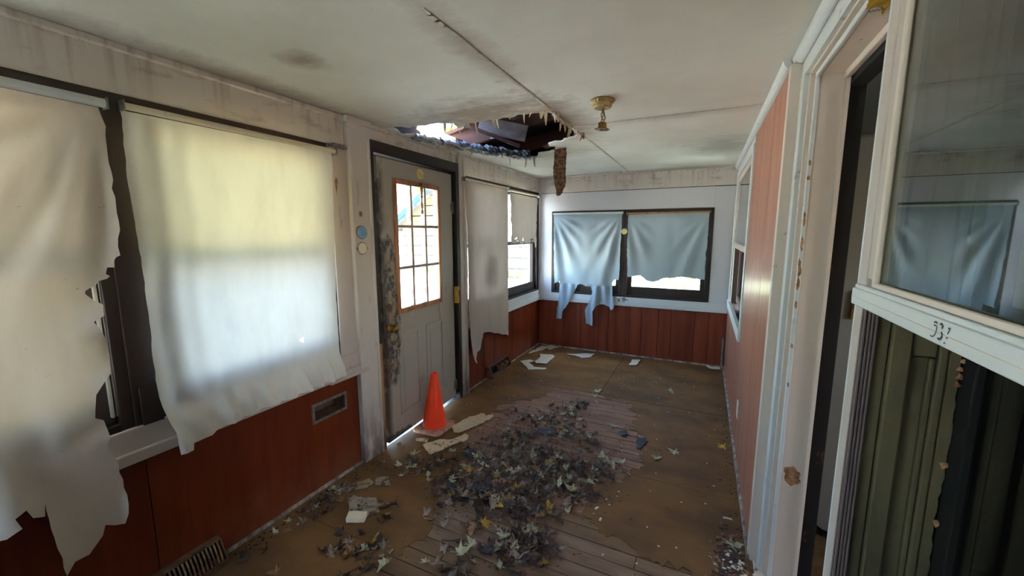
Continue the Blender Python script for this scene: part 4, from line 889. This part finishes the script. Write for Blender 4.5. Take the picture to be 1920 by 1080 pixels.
scrap('paint_flake', 'pinkish flake pile on the brown floor near the door hinge side', 'flake', [(-1.63,3.05),(-1.55,3.13),(-1.48,3.12),(-1.50,3.02),(-1.57,2.96)], M['bare'], .006, .004, .01, seed=10)
for i, (lab, P) in enumerate((('with a straight lower tip on the bare boards to the right', [(-.379,3.003),(-.317,3.021),(-.314,2.953),(-.341,2.851),(-.362,2.852)]),
        ('small and lying just left of the pointed one', [(-.523,3.045),(-.474,3.087),(-.446,3.019),(-.49,2.986)]),
        ('largest, in the near part of the leaf heap', [(-1.179,1.984),(-1.141,2.013),(-1.092,1.967),(-1.127,1.894),(-1.188,1.921),(-1.22,1.95)]),
        ('square, between the crackled board and the heap', [(-1.491,2.289),(-1.422,2.311),(-1.367,2.22),(-1.433,2.198)]),
        ('upper one left of the largest scrap', [(-1.389,1.912),(-1.339,1.969),(-1.283,1.884),(-1.336,1.852)]),
        ('lower one below the largest scrap', [(-1.254,1.824),(-1.222,1.854),(-1.162,1.839),(-1.183,1.808)]),
        ('rounded, alone at the bottom among sparse leaves', [(-.93,1.555),(-.90,1.585),(-.86,1.57),(-.87,1.53),(-.91,1.525)]),
        ('in the middle of the heap beside a twig', [(-1.10,2.80),(-1.0,2.84),(-.97,2.76),(-1.06,2.70)]))):
    scrap('shingle_scrap', 'dark grey shingle scrap '+lab, 'shingle', P, M['shingle'], .016 if i not in (0, 1, 6) else .007, .005, .012, .004, seed=20+i)
scrap('shingle_scrap', 'reddish round shingle scrap touching the largest dark one', 'shingle', [(-1.13,2.05),(-1.08,2.10),(-1.03,2.07),(-1.04,2.01),(-1.09,1.99)], M['bare'], .018, .005, .012, .004, seed=31)
t = thing('soggy_magazine', 'soggy stained magazine page lying beside the left wall', 'paper', (-1.7, 1.53, 0))
def page(P, z, m, s, nm='page'):
    cx = sum(p[0] for p in P)/len(P); cy = sum(p[1] for p in P)/len(P)
    return obj(nm, sheet(ragged(P, .03, .005, None, s), .03, lambda x, y: Vector((x, y, z+.006+.006*nz(x*14, y*14, s))), .004), m, t)
page([(-1.849,1.554),(-1.681,1.613),(-1.568,1.53),(-1.603,1.476),(-1.711,1.443)], .004, M['mag'], 1)
t = thing('soggy_paper', 'crumpled stained paper sheet above the magazine page', 'paper', (-1.86, 1.65, 0))
page([(-1.92,1.641),(-1.856,1.738),(-1.8,1.717),(-1.806,1.654),(-1.85,1.596),(-1.87,1.578)], .004, M['dirtypaper'], 2)
t = thing('soggy_paper', 'torn stained paper right of the crumpled sheet', 'paper', (-1.75, 1.74, 0))
page([(-1.818,1.748),(-1.768,1.812),(-1.681,1.736),(-1.724,1.715),(-1.773,1.707)], .004, M['dirtypaper'], 3)
bm = bmesh.new(); box(bm, -.052, .052, -.03, .03, .0, .030); bmesh.ops.subdivide_edges(bm, edges=bm.edges[:], cuts=3, use_grid_fill=True)
for v in bm.verts: v.co += Vector((nz(v.co.x*20, v.co.y*20, 1), nz(v.co.x*20, v.co.y*20, 5), .6*nz(v.co.x*20, v.co.y*20, 9)))*.006
o = obj('foam_block', bm, M['soap'], None, .004); o.location = (-1.648, 1.437, .006); o.rotation_euler = (0, 0, R(25)); tag(o, 'small white foam block at the near edge of the magazine page', 'block')

# ---- leaves
def leaf_mesh(kind, seed, m):
    rn = random.Random(seed); me_pts = []
    lob = [(-90, .10), (-62, .34), (-28, .62), (-8, .36), (18, .88), (44, .40), (66, .62), (90, 1.0), (114, .62), (136, .40), (162, .88), (188, .36), (208, .62), (242, .34)]
    bm = bmesh.new(); nb_ = len(lob); s = .047
    cv = rn.uniform(.5, 1.25) if kind != 'flat' else rn.uniform(.2, .6); tw = rn.uniform(-1.4, 1.4); ax = rn.uniform(0, 3.14); cup = rn.uniform(-.6, .8)
    def P(r, a):
        x, y = r*math.cos(a), r*math.sin(a)
        u = x*math.cos(ax)+y*math.sin(ax); w = -x*math.sin(ax)+y*math.cos(ax)
        k = cv*2.0
        ang = u*k; uu = math.sin(ang)/k; z = (1-math.cos(ang))/k+cup*w*w*.5+.18*tw*u*w+.07*math.sin(u*9+seed)
        return Vector(((uu*math.cos(ax)-w*math.sin(ax))*s, (uu*math.sin(ax)+w*math.cos(ax))*s, z*s))
    c0 = bm.verts.new(P(0, 0)); r1 = []; r2 = []
    for a, r in lob:
        rr = r*rn.uniform(.85, 1.12); ar = R(a+rn.uniform(-5, 5))
        r1.append(bm.verts.new(P(rr*.5, ar))); r2.append(bm.verts.new(P(rr, ar)))
    for i in range(nb_):
        j = (i+1) % nb_
        bm.faces.new((c0, r1[i], r1[j])); bm.faces.new((r1[i], r2[i], r2[j], r1[j]))
    a = P(.1, R(-90)); b = P(.75, R(-95)); e = Vector((.0012, 0, 0))
    q = [bm.verts.new(v) for v in (a-e, a+e, b+e, b-e)]; bm.faces.new(q)
    zmin = min(v.co.z for v in bm.verts)
    for v in bm.verts: v.co.z -= zmin
    me = bpy.data.meshes.new('maple_leaf'); bm.to_mesh(me); bm.free(); me.materials.append(m); me.shade_smooth(); return me
LM = [[leaf_mesh('curl' if k < 2 else ('flat' if k in (2,) and i < 3 else 'curl'), 10*k+i, ML[k]) for i in range(5)] for k in range(5)]
LAB = ['dark brown curled maple leaf', 'grey brown dried maple leaf', 'pale sage green maple leaf', 'yellow maple leaf', 'tan curled maple leaf']
GRP = ['dark brown fallen leaves', 'grey brown fallen leaves', 'pale green fallen leaves', 'yellow fallen leaves', 'tan fallen leaves']
CLS = [(-1.214,2.936,.13,.10,16),(-.913,2.878,.16,.12,30),(-1.264,2.531,.13,.13,26),(-1.338,2.257,.14,.10,22),(-.973,2.358,.13,.12,30),(-.69,2.424,.10,.11,26),(-.546,2.44,.07,.07,12),(-1.308,2.001,.12,.08,18),(-1.059,2.119,.13,.10,28),(-.792,2.186,.12,.09,28),(-.582,2.173,.07,.05,9),(-.845,1.893,.10,.07,16),(-1.048,1.95,.12,.07,18),(-1.223,1.867,.12,.06,14),(-.753,1.757,.06,.06,14),(-.662,1.681,.06,.04,10),(-.769,1.593,.06,.06,14),(-1.637,2.042,.09,.06,10),(-1.728,1.93,.08,.05,6),(-1.9,1.452,.05,.08,6),(-1.93,1.6,.04,.06,6),(-1.484,1.251,.07,.04,7),(-1.56,1.552,.06,.05,5),(-1.439,1.348,.08,.05,6),(-.995,1.414,.08,.04,6),(-1.95,1.3,.04,.12,6),(-.935,3.416,.06,.08,9),(-1.0,3.226,.10,.10,12),(-1.1,1.62,.18,.1,9),(-.9,2.6,.25,.25,26),(-1.2,1.1,.25,.08,6)]
rn = random.Random(77); spots = []
for (x, y, sx, sy, n) in CLS:
    for k in range(int(n*2.3)):
        px, py = rn.gauss(x, sx), rn.gauss(y, sy)
        if px < XL+.06: px = XL+.06+rn.random()*.05
        if not (-2.0 < px < .25 and .9 < py < 5 and math.hypot(px+1.89, py-2.475) > .19): continue
        kd = rn.choices([0, 1, 2, 3, 4], [40, 36, 13, 2, 9])[0]
        hp = sx > .09 and 1.85 < y < 3.0
        spots.append((px, py, rn.uniform(.004, .026 if hp else .006), kd))
SP = [(-.516,2.576,2),(-.567,2.639,2),(-.487,2.576,2),(-.42,2.622,2),(-.105,2.92,2),(-.212,2.794,2),(-.229,4.094,2),(-.869,3.647,2),(-.998,2.419,2),(-.863,2.376,3),(-.806,2.039,2),(-.851,1.669,2),(-.998,1.476,2),(-1.279,1.261,2),(-.633,2.176,2),(-.738,2.183,2),(-1.785,2.081,2),(-.869,3.1,2),(-.947,3.172,2),(-.887,3.782,2),(-.998,3.324,2),(-1.313,2.074,3),(-1.28,1.83,3),(-1.0,1.86,3),(-.586,3.132,2),(.2,3.16,3),(-.95,1.93,3),(.21,2.12,2)]
spots.sort(key=lambda s: math.hypot(s[0], s[1]))
cnt = 0; stuff = []
def put(x, y, z, kd, lab=None, flat=False, sc=None):
    o = bpy.data.objects.new('maple_leaf', LM[kd][rn.randrange(5)]); C.objects.link(o)
    s = sc or rn.uniform(.75, 1.25); o.location = (x, y, z); o.scale = (s, s, s)
    k = .15 if flat else .5
    o.rotation_euler = (rn.uniform(-k, k), rn.uniform(-k, k), rn.uniform(0, 6.28))
    if x < -1.35 and y < 1.8: w = 'beside the magazine page near the left wall'
    elif y < 1.8: w = 'on the near boards in front of the heap'
    elif x < -1.35: w = 'near the crackled board by the cone'
    elif y > 3.0: w = 'at the far end of the heap'
    elif x > -.45: w = 'on the boards right of the heap'
    else: w = 'inside the main leaf heap'
    tag(o, lab or LAB[kd]+' '+w, 'leaf', None if lab else GRP[kd]+' '+w)
for x, y, kd in SP: put(x, y, .016 if y < 3.2 and x < -.6 else .005, kd, None, True, 1.25)
take = set(rn.sample(range(len(spots)), max(0, len(spots)-(292-len(SP)))))
take = set(sorted(range(len(spots)), key=lambda i: math.hypot(spots[i][0], spots[i][1]))[292-len(SP):])
for i, (x, y, z, kd) in enumerate(spots):
    if i in take: stuff.append((x, y, z, kd))
    else: put(x, y, z, kd)
for kd in range(5):
    bm = bmesh.new()
    for (x, y, z, k2) in stuff:
        if k2 != kd: continue
        n0 = len(bm.verts); bm.from_mesh(LM[kd][rn.randrange(5)]); bm.verts.ensure_lookup_table(); vs = bm.verts[n0:]
        s = rn.uniform(.6, 1.1)
        bmesh.ops.transform(bm, verts=vs, matrix=Matrix.Translation((x, y, z)) @ Matrix.Rotation(rn.uniform(0, 6.28), 4, 'Z') @ Matrix.Rotation(rn.uniform(-.5, .5), 4, 'X') @ Matrix.Scale(s, 4))
    if len(bm.verts): tag(obj('leaf_litter', bm, ML[kd], None, smooth=True), ('dark', 'grey', 'pale', 'yellow', 'tan')[kd]+' leaves further back in the litter heap', None, None, 'stuff')
    else: bm.free()
# leaf crumbs
bm = bmesh.new()
for k in range(1500):
    x, y, sx, sy, n = rn.choice(CLS[:18]); px, py = rn.gauss(x, sx*1.4), rn.gauss(y, sy*1.4)
    if not (-2.0 < px < .25): continue
    s = rn.uniform(.004, .014); a = rn.uniform(0, 6.28); z = rn.uniform(.004, .012)
    V = [bm.verts.new((px+s*math.cos(a+t)*rn.uniform(.6, 1.2), py+s*math.sin(a+t)*rn.uniform(.6, 1.2), z+rn.uniform(0, .006))) for t in (0, 1.6, 3.1, 4.6)]
    bm.faces.new(V)
tag(obj('leaf_crumbs', bm, ML[0]), 'dark crumbled leaf bits between the fallen leaves', None, None, 'stuff')
def crumbs(name, label, n, gen, m, s0, s1, z0=.003):
    bm = bmesh.new()
    for k in range(n):
        x, y = gen(); s = rn.uniform(s0, s1); a = rn.uniform(0, 3.1)
        box(bm, x-s, x+s, y-s*.6, y+s*.6, z0, z0+s*.5, (Vector((x, y, z0)), a, 'Z'))
    tag(obj(name, bm, m), label, None, None, 'stuff')
crumbs('paint_chips', 'tiny white paint chips scattered over the floor', 260, lambda: (rn.uniform(-1.95, .22), .95+4.0*rn.random()**.8), M['drywall'], .002, .006)
crumbs('dirt_crumbs', 'dark grit along the wall feet', 420, lambda: rn.choice([(XR-.02-abs(rn.gauss(0, .035)), rn.uniform(1.9, 4.6)), (XL+.03+abs(rn.gauss(0, .05)), rn.uniform(.95, 2.0)), (rn.uniform(-1.9, .2), rn.uniform(1, 4.8))]), M['subfloor'], .002, .007)
crumbs('rubbish_heap', 'small heap of grit and flakes at the foot of the right door jamb', 420, lambda: (min(XR-.01, .20+rn.gauss(0, .035)), 1.98+rn.gauss(0, .09)), M['bare'], .003, .010, .004)
crumbs('rubbish_flakes', 'pale flakes in the heap at the foot of the right door jamb', 70, lambda: (min(.33, .23+rn.gauss(0, .04)), 1.93+rn.gauss(0, .08)), M['drywall'], .003, .009, .008)
crumbs('dark_flakes', 'dark flakes in the heap at the foot of the right door jamb', 260, lambda: (min(XR-.01, .20+rn.gauss(0, .03)), 2.0+rn.gauss(0, .09)), ML[0], .003, .011, .006)
for i, (x, y, a, l, lab) in enumerate(((-.43, 2.02, 80, .028, 'nearer of two by the end of the litter'), (-.47, 2.10, 60, .028, 'further of two by the end of the litter'), (.205, 2.33, 5, .045, 'lying against the right wall'), (-.60, 2.085, 40, .035, 'largest, at the edge of the leaf heap'))):
    bm = bmesh.new(); box(bm, -l/2, l/2, -.006, .006, 0, .003); bmesh.ops.subdivide_edges(bm, edges=bm.edges[:], cuts=1)
    for v in bm.verts: v.co.y += .002*math.sin(v.co.x*160+i)
    o = obj('plastic_chip', bm, M['bluewhite']); o.location = (x, y, .004); o.rotation_euler = (0, 0, R(a)); tag(o, 'thin white plastic chip '+lab, 'chip')
for i, (p, lab) in enumerate((([(-1.15, 2.76, .03), (-1.0, 2.70, .035), (-.86, 2.64, .03), (-.80, 2.62, .02)], 'thin bent twig in the far part of the leaf heap'), ([(-.80, 2.55, .03), (-.72, 2.45, .035), (-.66, 2.40, .03)], 'short grey twig among the pale leaves'), ([(-1.13, 1.51, .012), (-1.03, 1.55, .014), (-.97, 1.57, .012)], 'straight thin twig across the near boards'))):
    bm = bmesh.new(); tube(bm, p, [.004, .0035, .003, .002][:len(p)], 6); tag(obj('twig', bm, M['bark']), lab, 'twig')

# ================================================================== OUTSIDE
struct('ground', 'sunlit grass outside the porch', bm=nb((-60, -2.2, -40, 60, -.6, -.30), (-2.2, 20, 5.3, 60, -.6, -.30), (-2.2, 20, -40, -1.4, -.6, -.30)), m=M['grass'])
struct('trim_4', 'pale gravel strip of drive beyond the lawn', bm=nb((-9.5, -5.5, -30, 40, -.299, -.285)), m=M['drive'])
def foliage(o_name, parent, cen, rad, n, m, seed, ls=.09):
    rn2 = random.Random(seed); bm = bmesh.new()
    for k in range(n):
        d = Vector((rn2.gauss(0, 1), rn2.gauss(0, 1), rn2.gauss(0, 1))).normalized()*rn2.uniform(.55, 1)**.5
        p = Vector(cen)+Vector((d.x*rad[0], d.y*rad[1], d.z*rad[2])); u = Vector((rn2.gauss(0, 1), rn2.gauss(0, 1), rn2.gauss(0, 1))).normalized(); w = u.orthogonal().normalized(); s = ls*rn2.uniform(.6, 1.3)
        V = [bm.verts.new(p+u*s), bm.verts.new(p+w*s*.5), bm.verts.new(p-u*s), bm.verts.new(p-w*s*.5)]; bm.faces.new(V)
    return obj(o_name, bm, m, parent)
def tree(label, x, y, h, r, seed, n=2600, group=None):
    t = thing('tree', label, 'tree', (x, y, -.3), group); bm = bmesh.new()
    tube(bm, [(x, y, -.3), (x+.05, y, h*.3), (x, y+.06, h*.62)], [r*.11, r*.08, r*.03], 8)
    for k in range(5): a = k*1.3+seed; tube(bm, [(x, y, h*(.3+.05*k)), (x+r*.6*math.cos(a), y+r*.6*math.sin(a), h*(.55+.05*k))], [r*.04, r*.012], 6)
    obj('trunk', bm, M['bark'], t); foliage('crown', t, (x, y, h*.66), (r, r, h*.36), n, M['leafgreen'], seed, r*.11)
tree('tall garden tree outside beyond the neighbouring house', -16, 26, 9, 4, 3)
tree('small tree outside the right end window', 3.5, 22, 4.2, 1.8, 4)
for i, (x, y) in enumerate(((-1.6, 14.2), (.1, 12.4), (1.9, 14.4))):
    t = thing('garden_shrub', ('left', 'middle', 'right')[i]+' garden shrub seen through the strip of clear end window', 'shrub', (x, y, -.3))
    foliage('foliage', t, (x, y, .2), (.9, .9, .6), 500, M['leafgreen'], 40+i, .09); bm = bmesh.new(); tube(bm, [(x, y, -.3), (x, y, .3)], .03, 6); obj('stem', bm, M['bark'], t)
# neighbouring house seen through the door panes: shaded gable towards the porch
t = thing('neighbour_house', 'neighbouring house with blue edged gable seen through the door panes', 'house', (-9, 17.5, -.3))
hx0, hx1, hy0, hy1, hz, hr = -12.6, -5.4, 14.6, 20, 2.0, 4.6; hm = -9.0
k = 0; z = -.3
while z < hr-.1:
    w0 = hx0 if z < hz else hx0+(z-hz)/(hr-hz)*(hm-hx0)
    obj('siding_board', nb((w0, 2*hm-w0, hy0-.04, hy0, z, z+.40)), M['siding'], t); z += .44
obj('house_body', nb((hx0, hx1, hy0, hy1, -.3, hz)), M['roofing'], t)
for sg in (-1, 1):
    e = hm+sg*(hm-hx0+.5); bm = bmesh.new()
    V = [bm.verts.new(v) for v in ((e, hy0-.6, hz-.36), (hm, hy0-.6, hr), (hm, hy1+.4, hr), (e, hy1+.4, hz-.36), (e, hy0-.6, hz-.26), (hm, hy0-.6, hr+.12), (hm, hy1+.4, hr+.12), (e, hy1+.4, hz-.26))]
    for f in ((0, 1, 2, 3), (7, 6, 5, 4), (0, 4, 5, 1), (1, 5, 6, 2), (2, 6, 7, 3), (3, 7, 4, 0)): bm.faces.new([V[i] for i in f])
    obj('roof_slope', bm, M['roofing'], t)
    bm = bmesh.new()
    V = [bm.verts.new(v) for y in (hy0-.62, hy0-.68) for v in ((e, y, hz-.50), (hm, y, hr-.12), (hm, y, hr+.16), (e, y, hz-.22))]
    for f in ((0, 1, 2, 3), (7, 6, 5, 4), (0, 4, 5, 1), (1, 5, 6, 2), (2, 6, 7, 3), (3, 7, 4, 0)): bm.faces.new([V[i] for i in f])
    obj('fascia', bm, M['bluetrim'], t)
f = obj('window', nb((-9.8, -8.4, hy0-.09, hy0, .7, 1.9)), M['bluetrim'], t); obj('pane', nb((-9.7, -8.5, hy0-.11, hy0-.08, .8, 1.8)), M['darkglass'], f)
t = thing('hedge', 'low hedge along the far side of the lawn', 'hedge', (-14, 9, -.3)); foliage('foliage', t, (-14, 8, .25), (.5, 5.5, .6), 2200, M['leafgreen'], 60, .12)
